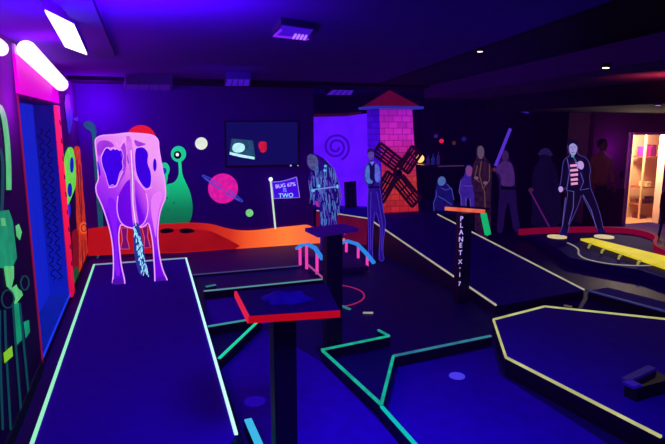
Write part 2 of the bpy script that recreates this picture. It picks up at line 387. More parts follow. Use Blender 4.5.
def troffer(corners, z, label, col, s, vents=False):
    P = [Vector(onz(px, py, z)) for px, py in corners]; c = sum(P, Vector())/4
    t = thing('ceiling_light', (c.x, c.y, z), label, 'light', 'ceiling light panels')
    MB().prism(P, (0, 0, CZ-z)).build('frame', matte('troffer_frame', (60, 45, 110)), t)
    Q = [c+(p-c)*.9-Vector((0, 0, .004)) for p in P]
    MB().prism(Q, (0, 0, .003)).build('diffuser', glow('troffer_%d' % int(col[0]), col, s), t)
    mb = MB()
    k = 9 if vents else 4
    for i in range(1, k):
        a = Q[0].lerp(Q[1], i/k); b = Q[3].lerp(Q[2], i/k)
        if vents and i > 4:
            mb.bar(a-Vector((0,0,.006)), a.lerp(b, .45)-Vector((0,0,.006)), .012, .01)
        elif not vents: mb.bar(a-Vector((0,0,.006)), b-Vector((0,0,.006)), .008, .01)
    mb.build('slat', glow('slat_pink', (190, 120, 250), .8) if vents else matte('troffer_slat', (50, 40, 110)), t)
    if vents: MB().bar(Q[0].lerp(Q[1], .02), Q[3].lerp(Q[0], .35)+Vector((.01,0,-.004)), .014, .008).bar(Q[0]-Vector((0,0,.004)), Q[1]-Vector((0,0,.004)), .035, .008).build('tube', glow('tube_violet', (130, 30, 240), .8), t)
    return t
troffer([(272, 35), (309, 39), (315, 29), (281, 24)], 2.58, 'violet ceiling light with bright slatted vents, largest and nearest overhead', (62, 8, 205), .65, True)
troffer([(224, 86), (250, 86), (251, 79), (226, 78.5)], 2.54, 'small violet ceiling light panel above the television', (64, 14, 190), .7)
troffer([(122, 91), (172, 91), (173, 84.5), (126, 84)], 2.5, 'long dim violet ceiling panel above the cow', (58, 10, 150), .5)
troffer([(325, 95), (352, 95), (355, 90), (332, 89.5)], 2.52, 'dim violet ceiling panel above the purple swirl board', (70, 24, 185), .6)

def downlight(px, py, z, label, col, s):
    p = Vector(onz(px, py, z)); t = thing('downlight', p, label, 'light', 'small recessed ceiling spots')
    MB().tube([p+Vector((0,0,-.012)), p+Vector((0,0,.02))], .035, 18).build('trim_ring', BLACK, t)
    MB().tube([p+Vector((0,0,-.016)), p+Vector((0,0,-.012))], .022, 16).build('bulb', glow('bulb_%d' % int(px), col, s), t)
downlight(480, 50, 2.6, 'tiny white ceiling spot on the dark strip', (255, 225, 210), 2)
downlight(606, 66, 2.415, 'brighter warm ceiling spot under the right soffit', (255, 225, 160), 4)
downlight(658, 104, 2.19, 'tiny violet ceiling spot over the lit doorway', (190, 90, 230), 1.5)

# ------------------------------------------------------------------ BACK WALL MURAL AND TELEVISION
BY = 8.955
og = thing('ground_board', (-.9, 8.9, 0), 'long orange lumpy planet ground board along the foot of the back wall', 'board')
fl = Flat('y', 8.93, og)
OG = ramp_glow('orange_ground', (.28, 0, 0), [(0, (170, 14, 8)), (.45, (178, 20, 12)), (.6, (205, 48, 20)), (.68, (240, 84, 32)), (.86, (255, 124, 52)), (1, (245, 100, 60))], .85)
top = smoothen([(88, 229), (110, 226), (140, 226), (165, 224), (190, 222.5), (212, 224), (224, 228), (240, 231), (258, 230.5), (275, 228), (297, 226), (308, 224.5), (314, 228), (330, 226), (345, 232)], False)
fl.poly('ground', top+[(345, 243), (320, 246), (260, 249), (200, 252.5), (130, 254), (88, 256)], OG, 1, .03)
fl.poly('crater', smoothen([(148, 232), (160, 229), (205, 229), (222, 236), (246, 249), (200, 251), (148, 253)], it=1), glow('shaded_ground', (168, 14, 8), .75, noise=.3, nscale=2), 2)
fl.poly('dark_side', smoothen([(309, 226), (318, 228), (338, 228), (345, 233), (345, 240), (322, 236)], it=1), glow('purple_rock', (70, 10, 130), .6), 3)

an = thing('alien_mural', (.1, BY, .4), 'green alien with two stalk eyes painted behind the cow', 'mural')
fl = Flat('y', BY, an)
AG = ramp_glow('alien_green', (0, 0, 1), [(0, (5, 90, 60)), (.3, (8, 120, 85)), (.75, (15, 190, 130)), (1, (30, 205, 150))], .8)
body = smoothen([(150, 232), (148, 205), (153, 192), (163, 186), (168, 184), (174, 183), (179, 176), (178.5, 164), (177.5, 158), (180.5, 157), (181.5, 164), (182, 174), (186, 183), (190, 191), (193, 205), (192, 218), (187, 226), (180, 229), (165, 231)], it=2)
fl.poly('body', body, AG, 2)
fl.poly('eye', ell(178.5, 154, 7.6, 8), glow('alien_eye_green', (25, 195, 140), .8), 3)
eye = [o for o in an.children if o.name.startswith('eye')][-1]
fl.poly('pupil', ell(177.5, 155, 3.8, 4), matte('pupil', (6, 6, 12)), 4, parent=eye)
fl.poly('glint', ell(177.3, 154.6, 1.6, 1.7), WHITEG, 5, parent=eye)
fl.strokes('stalk', [smoothen([(163, 188), (166, 180), (166, 172)], False)], 3.5, AG, 2)
eye = fl.poly('eye', ell(164.5, 169.5, 5.2, 7), glow('alien_eye_green', (25, 195, 140), .8), 3)
fl.poly('pupil', ell(164, 171, 2.6, 3.2), glow('pupil_blue', (20, 60, 180), .7), 4, parent=eye)
for sp in ((174, 203), (167, 198), (168, 210)): fl.poly('spot', ell(sp[0], sp[1], 1, 1.2), GREEN_D, 4)
fl.poly('foot', smoothen([(160, 229), (172, 228), (175, 232), (161, 234)], it=1), matte('shoe_black', (10, 6, 16)), 12)
fl.poly('foot', smoothen([(179, 229), (190, 228), (197, 232), (181, 234)], it=1), matte('shoe_black', (10, 6, 16)), 12)

def disc(name, px, py, r, m, label, lay=2):
    c = ony(px, py, BY); t = thing(name, c, label, 'mural'); f = Flat('y', BY, t)
    f.poly('disc', ell(px, py, r, r, 36), m, lay); return t, f
disc('moon_mural', 201.3, 143.5, 6.2, glow('moon_white', (225, 230, 215), .85, noise=.15, nscale=12), 'small white full moon painted above the ringed pink planet')
disc('moon_mural', 249.5, 213, 3.8, glow('moon_green', (130, 215, 135), .8, noise=.3, nscale=25), 'tiny pale green moon painted between planet and flag')
t, f = disc('planet_mural', 223, 188.5, 15, glow('planet_pink', (225, 28, 150), .85, noise=.4, nscale=14, c2=(190, 20, 150)), 'large hot pink planet with a thin blue ring painted on the back wall')
RB = glow('ring_blue', (45, 70, 200), .75)
f.strokes('ring', [ell(222.5, 188.5, 24, 2.3, 40, 95, 262, 33), ell(222.5, 188.5, 24, 2.3, 20, -80, 80, 33)], 1.0, RB, 4)
f.strokes('ring', [ell(222.5, 188.5, 21, 1.0, 30, 10, 170, 33)], .9, glow('ring_violet', (120, 60, 200), .7), 4)
t, f = disc('red_dome_mural', 141, 140.5, 15.5, glow('dome_red', (225, 22, 35), .8, noise=.15, nscale=5), 'red domed disc painted on the wall above the cow')

tv = thing('television', (1.8, 8.9, 1.35), 'wide flat dark television hung on the back wall showing a small bright picture', 'television')
f = Flat('y', 8.92, tv)
f.poly('tv_case', [(224.5, 120.5), (299, 120.5), (299, 166), (225.5, 167.5)], BLACK, 0, .035)
scr = f.poly('screen', [(226, 122), (297.8, 122), (297.8, 164.3), (227, 165.8)], glow('screen_navy', (16, 14, 92), .7, noise=.12, nscale=2, rough=.2), 1)
pic = f.poly('picture', [(231.5, 138.5), (253, 140.5), (255.5, 159.5), (229.5, 154)], glow('picture_grey', (40, 84, 120), .8, noise=.5, nscale=14), 2, parent=scr)
f.polys('picture_bright', [smoothen([(233, 144), (240, 142.5), (245, 145), (244.5, 151), (238, 153), (232, 151)], it=1), [(230, 152), (244, 155), (254.5, 157), (254.5, 159.5), (240, 157), (229.5, 154.5)]], glow('picture_white', (190, 245, 250), .9, noise=.3, nscale=18), 3, parent=scr)
f.polys('picture_red', [smoothen([(258, 142), (266, 141), (267, 146), (266, 152), (261, 153), (259, 148)], it=1)], glow('picture_red', (220, 25, 60), .8, noise=.4, nscale=16), 3, parent=scr)
f.poly('status_light', ell(290.8, 165.6, .9, .9), glow('status', (170, 190, 220), .7), 3); f.poly('status_light', ell(298, 165.6, .6, .6), glow('status', (170, 190, 220), .7), 3)

fg = thing('flag', ony(275.5, 229, 8.88), 'small violet lettered flag on a white pole stuck in the orange ground', 'flag')
f = Flat('y', 8.9, fg)
f.strokes('pole', [[(270.7, 180), (275.5, 229)]], 1.6, glow('pole_pale', (205, 225, 205), .8), 2, .012)
MB().ball(ony(270.7, 179.3, 8.88), .034).build('finial', WHITEG, fg, smooth=True)
fp_ = [(271.8, 182)]+smoothen([(271.8, 182), (280, 181.8), (289, 179.5), (296.5, 177)], False)[1:]+[(299.8, 197.5), (288, 198), (274, 198.5)]
f.poly('cloth', fp_, glow('flag_violet', (64, 8, 215), .85), 2, .006)
f.strokes('hem', [fp_+[fp_[0]]], .8, LAV, 4)
hr = math.pi/2
fc = ony(285.5, 185.4, 8.87); text('lettering', 'BUG 67%', .086, glow('flag_letter', (205, 190, 255), .9), fg, fc, (hr, -.10, 0))
text('lettering', 'IS', .085, glow('flag_letter_blue', (120, 165, 255), .9), fg, ony(284.8, 190.2, 8.87), (hr, -.05, 0))
text('lettering', 'TWO', .10, glow('flag_letter_cyan', (150, 215, 255), .9), fg, ony(286, 195.6, 8.87), (hr, 0, 0))

# ------------------------------------------------------------------ COW CUT-OUT
CYY = 6.62
cow = thing('cow_cutout', (-.1, CYY, .2), 'glowing pink and violet cow cut-out seen from behind, standing on the green-edged ramp', 'cow')
f = Flat('y', CYY, cow, .006, .201)
outl = [(95,143),(95.5,138.5),(101,135.5),(108,135),(115.5,134.5),(125.5,133),(131.7,133),(146,134),(154,135.5),(158.5,140),(158.8,148),(160,156),(163,172),(165.5,186),(165.7,198),(162,206),(159.5,214),(158,226),(157.6,240),(160,259),(163,271),(167,279),(168,285),(155,285.5),(154.7,272),(154,261),(153,244),(151,232),(148.5,222),(145,226),(138,228),(129,228),(121,224),(119.5,228),(118.5,237),(120,255),(121.5,267),(124.5,279),(125,286),(112,286),(113.5,274),(113.4,253),(111.4,237),(108.3,224),(103,208),(99.5,200),(96.5,194),(95.5,186),(98.5,180),(98,172),(97,160)]
outl = smoothen(outl, it=1)
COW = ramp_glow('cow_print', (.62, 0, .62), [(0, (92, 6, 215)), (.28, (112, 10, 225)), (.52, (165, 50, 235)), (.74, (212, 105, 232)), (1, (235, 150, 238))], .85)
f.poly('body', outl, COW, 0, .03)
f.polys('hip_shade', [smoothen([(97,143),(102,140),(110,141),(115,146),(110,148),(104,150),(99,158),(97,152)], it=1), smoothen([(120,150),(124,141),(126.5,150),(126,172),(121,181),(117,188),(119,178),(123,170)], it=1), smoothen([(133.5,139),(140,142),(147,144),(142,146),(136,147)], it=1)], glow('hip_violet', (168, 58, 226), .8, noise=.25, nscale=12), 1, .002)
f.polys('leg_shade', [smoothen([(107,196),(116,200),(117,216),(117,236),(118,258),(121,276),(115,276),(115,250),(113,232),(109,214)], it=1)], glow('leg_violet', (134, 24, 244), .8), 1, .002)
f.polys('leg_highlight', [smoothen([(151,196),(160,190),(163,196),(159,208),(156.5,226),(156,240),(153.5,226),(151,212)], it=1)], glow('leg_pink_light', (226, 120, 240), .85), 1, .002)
f.poly('hoof', smoothen([(113,278),(123,278),(125,286),(112,286)], it=1), glow('hoof_violet', (84, 16, 180), .7), 2)
f.poly('hoof', smoothen([(156,277),(165,276.5),(167.5,285.3),(155.5,285.3)], it=1), glow('hoof_violet', (84, 16, 180), .7), 2)
f.strokes('edge_line', [outl], 1.2, glow('cow_edge', (235, 150, 250), .9), 1, closed=True)
PATCH = glow('cow_patch', (58, 0, 222), .85, noise=.15, nscale=5)
f.poly('hide_patch', smoothen([(101,156),(104,150),(107,147),(111,151),(113,147.5),(115.5,150.5),(117,147),(119,151),(121.5,149.5),(123.8,156),(122,162),(123.6,168),(120,172),(118.5,178),(117.5,183),(115,187),(112.5,184),(109,187.5),(107,181),(105.5,174),(102,166)]), PATCH, 1)
f.poly('hide_patch', smoothen([(134.5,149),(139,147),(144,147),(149,153),(147.2,163),(151.5,172),(151.5,186),(146,190),(139,181),(135,170)]), PATCH, 1)
f.poly('hide_patch', ell(154.8, 165, 1.8, 6.5), PATCH, 1)
f.polys('hide_patch', [smoothen([(127,152),(131,151),(132.5,158),(131.5,165),(127.5,164)])], PATCH, 1)
f.poly('hide_patch', smoothen([(96.5,160),(99,163),(101,174),(99.5,177),(97.6,172)]), PATCH, 1)
for k, e in enumerate(([(101,157),(104,150),(107,147),(112,149),(115.5,147.5),(119,150),(121.5,149.5)], [(108.5,187.5),(116.5,187),(119.5,178),(123,171)], [(134,171),(138,181),(145,191),(152,187)], [(116,142),(119,149),(125.5,137),(131,148),(133,170)])):
    f.strokes('hide_line', [smoothen(e, False)], .9, glow('cow_edge', (235, 150, 250), .9), 2)
for nm_ in [o for o in cow.children if o.name.startswith('hide_patch')][:2]: nm_['label'] = 'large violet hide patch'
f.strokes('patch_outline', [smoothen([(101,156),(104,150),(107,147),(111,151),(113,147.5),(115.5,150.5),(117,147),(119,151),(121.5,149.5),(123.8,156),(122,162),(123.6,168),(120,172),(118.5,178),(117.5,183),(115,187),(112.5,184),(109,187.5),(107,181),(105.5,174),(102,166)]), smoothen([(134.5,149),(139,147),(144,147),(149,153),(147.2,163),(151.5,172),(151.5,186),(146,190),(139,181),(135,170)])], .5, glow('cow_edge', (235, 150, 250), .9), 2, closed=True)
f.poly('udder', smoothen([(118,196),(124,185),(128,180),(133,178),(140,184),(146,192),(148.5,205),(147,218),(142,226),(133,228.5),(124,226),(119,220),(116.5,208)]), ramp_glow('udder_print', (1.6, 0, .5), [(0, (96, 4, 214)), (.45, (112, 10, 225)), (.6, (190, 70, 232)), (1, (205, 90, 235))], .85), 2)
f.strokes('udder_line', [smoothen([(118,196),(116.5,208),(119,220),(124,226),(133,228.5),(142,226),(147,218),(148.5,205),(146,193)], False)], .9, glow('cow_edge', (235, 150, 250), .9), 3)
f.poly('tail', smoothen([(125,136),(131,136),(133,152),(134.5,175),(135.5,205),(139.5,228),(133.5,229),(131,205),(130,172)], it=1), glow('tail_pink', (214, 110, 236), .85, noise=.3, nscale=10), 4)
f.strokes('tail_line', [[(131,150),(132.5,175),(133,205),(136,226)]], .8, glow('tail_white', (235, 215, 255), .9), 5)
tuft = smoothen([(133,224),(138,222),(141,232),(144.5,250),(145.5,268),(143.5,276),(139.5,275),(135.5,262),(133,244)], it=1)
f.poly('tail_tuft', tuft, glow('tuft_dark', (44, 50, 150), .7), 5)
L = []
for i in range(64):
    y = 226+i*.74; x = 133.2+(i*.135)+random.uniform(0, 5.8)*(1 if i > 12 else .6)
    L.append([(x, y), (x+random.uniform(-1.0, 1.6), y+random.uniform(2.5, 5))])
f.strokes('tuft_hairs', L, .75, glow('tuft_light', (150, 215, 245), .9), 6)
for pts in ([(121,228),(127.5,228),(127,238),(129.5,249),(120.5,249),(122.5,240)], [(142,228),(148,226),(147.5,236),(150.5,247.5),(144,248),(144.5,238)]):
    o = f.poly('front_leg', pts, glow('front_leg_violet', (120, 14, 110), .7), -1.5)
    f.strokes('leg_line', [pts], .8, glow('leg_pink', (220, 80, 140), .8), -.5, closed=True, parent=o)
for xa in (-.42, .07): MB().box(xa, xa+.1, CYY+.03, CYY+.3, .201, .23).build('support_foot', BLACKW, cow)

# ------------------------------------------------------------------ LANES, RAMPS, CURBS
def lane(name, label, poly, z, top, side, strips, cat='putting lane', z0=0.0, w=.035, sm=TAPE_G):
    """a raised platform: body, carpet top, glowing tape along chosen edges"""
    c = Vector((sum(p[0] for p in poly)/len(poly), sum(p[1] for p in poly)/len(poly), z0))
    t = thing(name, c, label, cat)
    zz = z if isinstance(z, (list, tuple)) else [z]*len(poly)
    n = len(poly); b = MB()
    b.add([(x, y, z0) for x, y in poly]+[(x, y, k-.012) for (x, y), k in zip(poly, zz)], [tuple(range(n))[::-1], tuple(range(n, 2*n))]+[(i, (i+1) % n, n+(i+1) % n, n+i) for i in range(n)])
    b.build('base', side, t)
    MB().prism([(x, y, k-.011) for (x, y), k in zip(poly, zz)], (0, 0, .011)).build('carpet_top', top, t); ct_ = t.children[-1]
    for i in strips:
        p = Vector(poly[i]+(zz[i],)); q = Vector(poly[(i+1) % n]+(zz[(i+1) % n],))
        MB().bar(p+Vector((0,0,.006)), q+Vector((0,0,.006)), w, .016).build('edge_tape', sm if not isinstance(sm, dict) else sm[i], ct_)
    return t
lane('cow_ramp', 'long dark blue raised lane with glowing green edges leading to the cow', [(-.70, 1.2), (.42, 3.05), (.455, 7.66), (-.70, 7.66)], .2, CARPET2, BLACKW, [1, 2, 3], sm={1: TAPE_C, 2: glow('far_tape', (150, 175, 200), .6), 3: TAPE_G}, w=.02)
# sloping lane to the landing
lane('sloped_lane', 'sloping dark lane with two cream edges rising toward the windmill', [(3.45, 4.86), (4.75, 5.02), (4.75, 8.5), (3.45, 8.5)], [.1, .1, .455, .46], DARKC, BLACKW, [1, 3], sm=TAPE_W, w=.017)
lane('stage_landing', 'black raised landing in front of the windmill and the small cut-outs', [(3.45, 8.52), (5.85, 8.52), (5.85, 10.2), (2.9, 10.2), (2.9, 9.6)], .45, DARKC, BLACKW, [4], sm=TAPE_W, w=.017)
lane('dim_low_curb', 'faint blue edged low lane beyond the six-sided platform', [(4.77, 4.98), (4.98, 4.14), (5.3, 4.22), (5.1, 5.03)], .1, DARKC, BLACKW, [0], sm=DIMB, w=.03)
lane('putting_platform', 'six-sided raised blue platform edged in pale yellow', [(2.84, 2.30), (2.66, 3.58), (3.08, 4.37), (3.81, 4.54), (4.75, 3.78), (4.9, 2.3)], .15, CARPET, BLACKW, [0, 1, 2, 3], sm=TAPE_Y, w=.017, cat='putting platform')
def curb(a, b, label, m=TEAL, h=.1, w=.022, side=BLACKW, group='low lane curbs'):
    a, b = Vector(a).to_3d(), Vector(b).to_3d(); c = (a+b)/2
    t = thing('lane_curb', (c.x, c.y, 0), label, 'curb', group)
    MB().bar((a.x, a.y, h/2), (b.x, b.y, h/2), w, h-.004).build('curb_board', side, t); cb_ = t.children[-1]
    MB().bar((a.x, a.y, h), (b.x, b.y, h), w+.002, .012).build('edge_tape', m, cb_)
    return t
curb((1.34, 4.32), (2.02, 4.43), 'teal topped curb passing behind the foot of the tall post table')
curb((2.02, 4.43), (1.985, 4.6), 'shortest teal curb, a stub closing the lane corner')
curb((1.345, 4.30), (1.45, 3.28), 'teal topped curb running toward the viewer from the post table foot')
curb((1.45, 3.29), (1.865, 4.0), 'teal topped curb slanting from the forked junction')
curb((1.87, 4.01), (2.90, 4.14), 'longest teal curb reaching toward the six-sided platform', m=TEALD)
curb((1.44, 3.26), (1.46, 2.3), 'bright teal curb running out at the bottom edge', m=glow('bright_teal', (10, 185, 170), .8))
curb((1.0, 5.25), (.49, 4.42), 'teal curb slanting between ramp side and red table', m=glow('mint', (30, 205, 160), .8))
curb((.48, 5.2), (.98, 5.28), 'thin pale cyan curb ending at the red table corner', m=glow('pale_cyan', (60, 150, 150), .7), w=.02)
curb((.56, 6.38), (2.02, 6.43), 'long thin pale cyan curb in front of the pink arches', m=glow('pale_cyan2', (95, 150, 165), .65), w=.022)
curb((.6, 6.55), (.72, 6.6), 'tiny cyan block at the left end of the thin curb', m=TEALD, w=.03)
curb((.48, 7.41), (1.98, 7.43), 'faint violet curb just before the orange ground', m=glow('faint_violet', (80, 75, 140), .5), w=.02, h=.03)
curb((.545, 3.38), (.575, 2.6), 'cyan capped curb end low beside the ramp corner', m=glow('cyan_cap', (60, 180, 225), .8), w=.045)
rg = MB()
C0 = Vector((1.93, 6.06)); pr = None
ring = [(C0.x+.46*math.cos(t), C0.y+.46*math.sin(t)) for t in [2*math.pi*k/48 for k in range(48)]]
for q in ribbon(ring, .018, True): rg.prism([(x, y, .0072) for x, y in q], (0, 0, .006))
tag(rg.build('hole_ring', glow('ring_red', (170, 35, 90), .65)), 'thin red circle marked on the floor behind the post table', 'floor ring')
def cup(px, py, r, m, label, z=0.0):
    p = Vector(onz(px, py, z)); t = thing('golf_cup', p, label, 'golf hole', 'golf holes in the carpet')
    b = MB(); R = [(p.x+r*math.cos(k*math.pi/12), p.y+r*math.sin(k*math.pi/12)) for k in range(24)]
    for q in ribbon(R, r*.5, True): b.prism([(x, y, z+.001) for x, y in q], (0, 0, .008))
    b.build('rim', m, t)
    MB().prism([(p.x+r*.8*math.cos(k*math.pi/12), p.y+r*.8*math.sin(k*math.pi/12), z+.001) for k in range(24)], (0, 0, .003)).build('cup', m if r > .03 else BLACK, t)
cup(457, 376.5, .05, glow('cup_blue', (75, 60, 235), .7), 'bright violet blue hole on the carpet by the six-sided platform', .007)
cup(255, 402, .062, glow('cup_dim', (40, 4, 190), .5), 'dim blue hole on the carpet beside the red table post', .007)
cup(339, 294, .022, glow('cup_violet', (80, 60, 160), .6), 'tiny dim hole inside the red floor circle')
cup(281, 286.5, .02, glow('cup_white', (190, 190, 210), .7), 'tiny white spot beyond the red table')
def marker(a, b, label, m, w=.03):
    a = Vector(onz(*a)); b = Vector(onz(*b)); tag(MB().bar(a+Vector((0,0,.008)), b+Vector((0,0,.008)), w, .014).build('lane_marker', m), label, 'lane marker', 'small lane markers')
marker((340, 306), (350, 310), 'short teal marker strip at the edge of the red floor circle', TEALD)
marker((363, 313.5), (373, 313.5), 'short cream marker strip right of the post table', TAPE_W, .022)
marker((564, 306), (572, 307.5), 'short dim cream strip behind the six-sided platform', glow('dimcream', (110, 96, 80), .5), .022)
# obstacle on the platform at the right edge
p = Vector(onz(636, 402, .15)); q = Vector(onz(672, 392, .15))
t = thing('corner_block', ((p+q)/2), 'dark low block with blue rim on the six-sided platform', 'block')
d = (q-p); nrm = Vector((-d.y, d.x, 0)).normalized()*.28
MB().prism([p, q, q+nrm*.6, p+nrm*.35], (0, 0, .1)).build('block_body', BLACK, t)
MB().bar(p+Vector((0,0,.11)), p+nrm*.3+Vector((0,0,.11)), .08, .02).build('rim', glow('rim_blue', (30, 4, 165), .45), t)
MB().bar(p+nrm*.35+Vector((0,0,.11)), q+nrm*.6+Vector((0,0,.11)), .06, .02).build('rim', glow('rim_blue2', (26, 4, 120), .4), t)

ld_ = [o for o in D.objects if o.name.startswith('stage_landing')][0]
pA, pB = Vector((3.44, 8.505, 0)), Vector((2.885, 9.6, 0))
MB().add([pA, pB, pB+Vector((0, 0, .435)), pA+Vector((0, 0, .435))], [(0, 1, 2, 3)]).build('side_glow_sheet', glow('crimson_side_light', (112, 10, 52), .6, noise=.3, nscale=3), ld_)  # crimson light on the landing's left face, put in as a glowing sheet

# ------------------------------------------------------------------ ARCH BRIDGE
br = thing('arch_bridge', (2.4, 7.3, 0), 'little arched bridge rails, sky blue tops on hot pink pickets', 'bridge obstacle')
def railing(top, posts, Y0, Y1, x0px):
    n = len(top)
    P = []
    for i, (px, py) in enumerate(top):
        Y = Y0+(Y1-Y0)*i/(n-1); P.append(Vector(ony(px, py, Y)))
    b = MB()
    for i in range(n-1): b.bar(P[i], P[i+1], .05, .035)
    for i in range(1, n-1): b.ball(P[i], .024, 8, 6)
    b.build('handrail', SKY, br)
    for px, py in posts:
        for i in range(n-1):
            a, c = top[i], top[i+1]
            if a[0] <= px <= c[0]:
                k = (px-a[0])/(c[0]-a[0]); pt = P[i].lerp(P[i+1], k)
                bot = ony(px, py, pt.y)
                MB().tube([(pt.x, pt.y, bot[2]), (pt.x, pt.y, pt.z-.01)], .021, 8).build('picket', PINK, br, smooth=True)
                break
railing([(297, 248.5), (302, 245), (308, 244.3), (315, 248), (322.5, 259)], [(300, 265), (306.5, 269), (317, 274)], 7.55, 6.75, 0)
railing([(337.5, 247), (342, 242.5), (347, 241), (357, 244), (366, 253), (374, 263)], [(340.5, 253), (346.4, 252), (358.3, 258), (367.3, 268.5)], 7.9, 7.0, 0)
MB().bar((2.035, 6.5, .1), (2.04, 7.2, .1), .018, .02).build('lane_curb_line', glow('faint_pink', (190, 80, 160), .6), br)  # pink curb line of the lane, grouped under the bridge
MB().prism([(2.05, 6.9, .02), (2.82, 6.9, .02), (2.86, 7.7, .02), (2.05, 7.7, .02)], (0, 0, .06)).build('deck', matte('deck_violet', (70, 20, 110)), br)

# ------------------------------------------------------------------ POST TABLES
def post(t, x, y, w, z, m=BLACKW): MB().box(x-w/2, x+w/2, y-w/2, y+w/2, 0, z).build('post', m, t, bevel=.006)
t1 = thing('post_table', (.70, 2.86, 0), 'nearest post table with red edged dark top on a square post', 'table', 'single post score tables')
post(t1, .665, 2.86, .125, 1.03)
T1 = [tuple(onz(px, py, 1.05)[:2]) for px, py in ((248.5, 317), (340, 311), (326, 283), (235.5, 291.5))]
MB().prism([(x, y, 1.02) for x, y in T1], (0, 0, .03)).build('tabletop', matte('tabletop_navy', (30, 6, 60), .5, .2, .2, 8), t1); tt = t1.children[-1]
MB().bar(T1[0]+(1.035,), T1[1]+(1.035,), .014, .034).build('front_edge', glow('edge_red', (175, 6, 16), .8), tt)
MB().bar(T1[3]+(1.035,), T1[0]+(1.035,), .014, .034).build('side_edge', glow('edge_pink_red', (215, 30, 60), .8), tt)
MB().box(.555, .775, 2.75, 2.97, .008, .02).build('foot_plate', BLACK, t1)
# crumpled cloth on it
b = MB(); nu, nv = 26, 18; vs = []; fs = []
for j in range(nv):
    for i in range(nu):
        u, v = i/(nu-1), j/(nv-1); r = (1-(2*u-1)**2)*(1-(2*v-1)**2)
        vs.append((.58+.24*u+.015*math.sin(7*v), 2.80+.2*v+.012*math.sin(9*u), 1.052+.035*r*(.45+.55*math.sin(9*u+4*v)*math.cos(8*v-3*u))+.02*r))
for j in range(nv-1):
    for i in range(nu-1): fs.append((j*nu+i, j*nu+i+1, (j+1)*nu+i+1, (j+1)*nu+i))
tag(b.add(vs, fs).build('crumpled_cloth', glow('cloth_blue', (24, 6, 130), .35, .5, noise=.8, nscale=14), smooth=True), 'crumpled dim blue cloth lying on the red edged table', 'cloth')
t2 = thing('post_table', (1.49, 4.5, 0), 'middle post table with violet top in front of the shaggy figure', 'table', 'single post score tables')
post(t2, 1.50, 4.50, .14, 1.10, BLACK)
T2 = [(1.28, 4.58), (1.66, 4.66), (1.73, 4.43), (1.33, 4.31)]
T2 = [tuple(onz(px, py, 1.12)[:2]) for px, py in ((305, 228), (343, 223.5), (358.5, 228), (318, 234))]
MB().prism([(x, y, 1.09) for x, y in T2], (0, 0, .03)).build('tabletop', glow('top_violet', (58, 8, 150), .3), t2)
MB().box(1.38, 1.62, 4.38, 4.62, 0, .015).build('foot_plate', BLACK, t2)
t3 = thing('post_table', (3.33, 5.36, 0), 'farthest post table with lettered post, red front edge and green side', 'table', 'single post score tables')
post(t3, 3.33, 5.36, .13, 1.03)
a3 = Vector(onz(445, 208.5, 1.05)); b3 = Vector(onz(485, 211.5, 1.05)); dv = Vector((-(b3-a3).y, (b3-a3).x, 0)).normalized()*.3
MB().prism([a3, b3, b3+dv, a3+dv], (0, 0, -.03)).build('tabletop', matte('tabletop_dark', (40, 16, 70), .5, .3), t3)
MB().bar(a3, b3, .02, .04).build('front_edge', glow('edge_red3', (220, 50, 50), .8, noise=.5, nscale=6, c2=(235, 120, 80)), t3)
g = Vector(ony(488, 234.5, b3.y)); g2 = b3+Vector((-.02, 0, -.02))
MB().bar(g2, g, .05, .05, (0, 1, 0)).build('side_brace', GREEN, t3)
zs = [219, 225.5, 232.5, 239.5, 245.5, 253, 262, 267.5, 275, 284]
dcam = Vector((-3.33, -5.36, 0)).normalized()
for ch, py in zip('PLANETX-17', zs):
    pp = Vector(ony(461.6-(py-219)*.033, py, 5.285)); pp.y = 5.285
    text('lettering', ch, .078 if py < 256 else .07, glow('post_letter', (190, 165, 255), .9), t3, pp, (hr, 0, 0))

# ------------------------------------------------------------------ WINDMILL AND PURPLE BOARD
PY = 9.8
pb = thing('swirl_board', (3.3, PY, .46), 'tall glowing purple board with a faint swirl left of the windmill', 'board')
f = Flat('y', PY, pb, zmin=.452)
f.poly('panel', [(310, 116.5), (345, 116), (367, 113.5), (369, 209), (310, 205)], VIOLET, 0, .05)
SW = glow('swirl_dark', (60, 8, 190), .7)
f.strokes('swirl', [[(336+r*math.cos(a), 147+r*math.sin(a)) for a, r in [(k*.28, 3+k*.22) for k in range(50)]]], 2.4, SW, 2)
f.poly('dark_box', [(344, 182), (356, 181), (357, 208), (345, 208)], matte('box_dark', (20, 4, 60)), 3)
f.poly('panel_cap', [(309, 114), (345, 113.5), (362, 111.5), (362, 114), (345, 116.3), (309, 117)], glow('cap_rust', (60, 8, 40), .5), 2)
WY = 8.95
wm = thing('windmill', (4.2, WY+.3, .46), 'brick windmill tower with red pyramid roof and four dark slatted blades', 'windmill')
bl_ = Vector(ony(383.5, 212, WY)); br_ = Vector(ony(418.5, 212, WY)); tl_ = Vector(ony(379, 107.5, WY+.06)); tr_ = Vector(ony(412, 107.5, WY+.06))
dep = .66
B = [bl_, br_, br_+Vector((0, dep, 0)), bl_+Vector((0, dep, 0))]
zt = tl_.z
T = [Vector((tl_.x, tl_.y, zt)), Vector((tr_.x, tr_.y, zt)), Vector((tr_.x, tl_.y+dep-.1, zt)), Vector((tl_.x, tl_.y+dep-.1, zt))]
for p_ in B: p_.z = .452
brickF = ramp_glow('brick_front', (0, 0, .52), [(0, (185, 30, 40)), (.28, (205, 55, 45)), (.45, (190, 30, 105)), (.7, (205, 36, 195)), (1, (150, 24, 190))], .8, .1, (.17, .105, .008))
brickS = ramp_glow('brick_side_bluelit', (0, 0, .52), [(0, (62, 8, 165)), (.4, (76, 10, 235)), (.8, (70, 8, 225)), (1, (52, 6, 170))], .75, .1, (.17, .105, .008))  # blue light falling on the left face is put into this brick colour
MB().add([B[0], B[1], T[1], T[0]], [(0, 1, 2, 3)]).build('front_wall', brickF, wm)
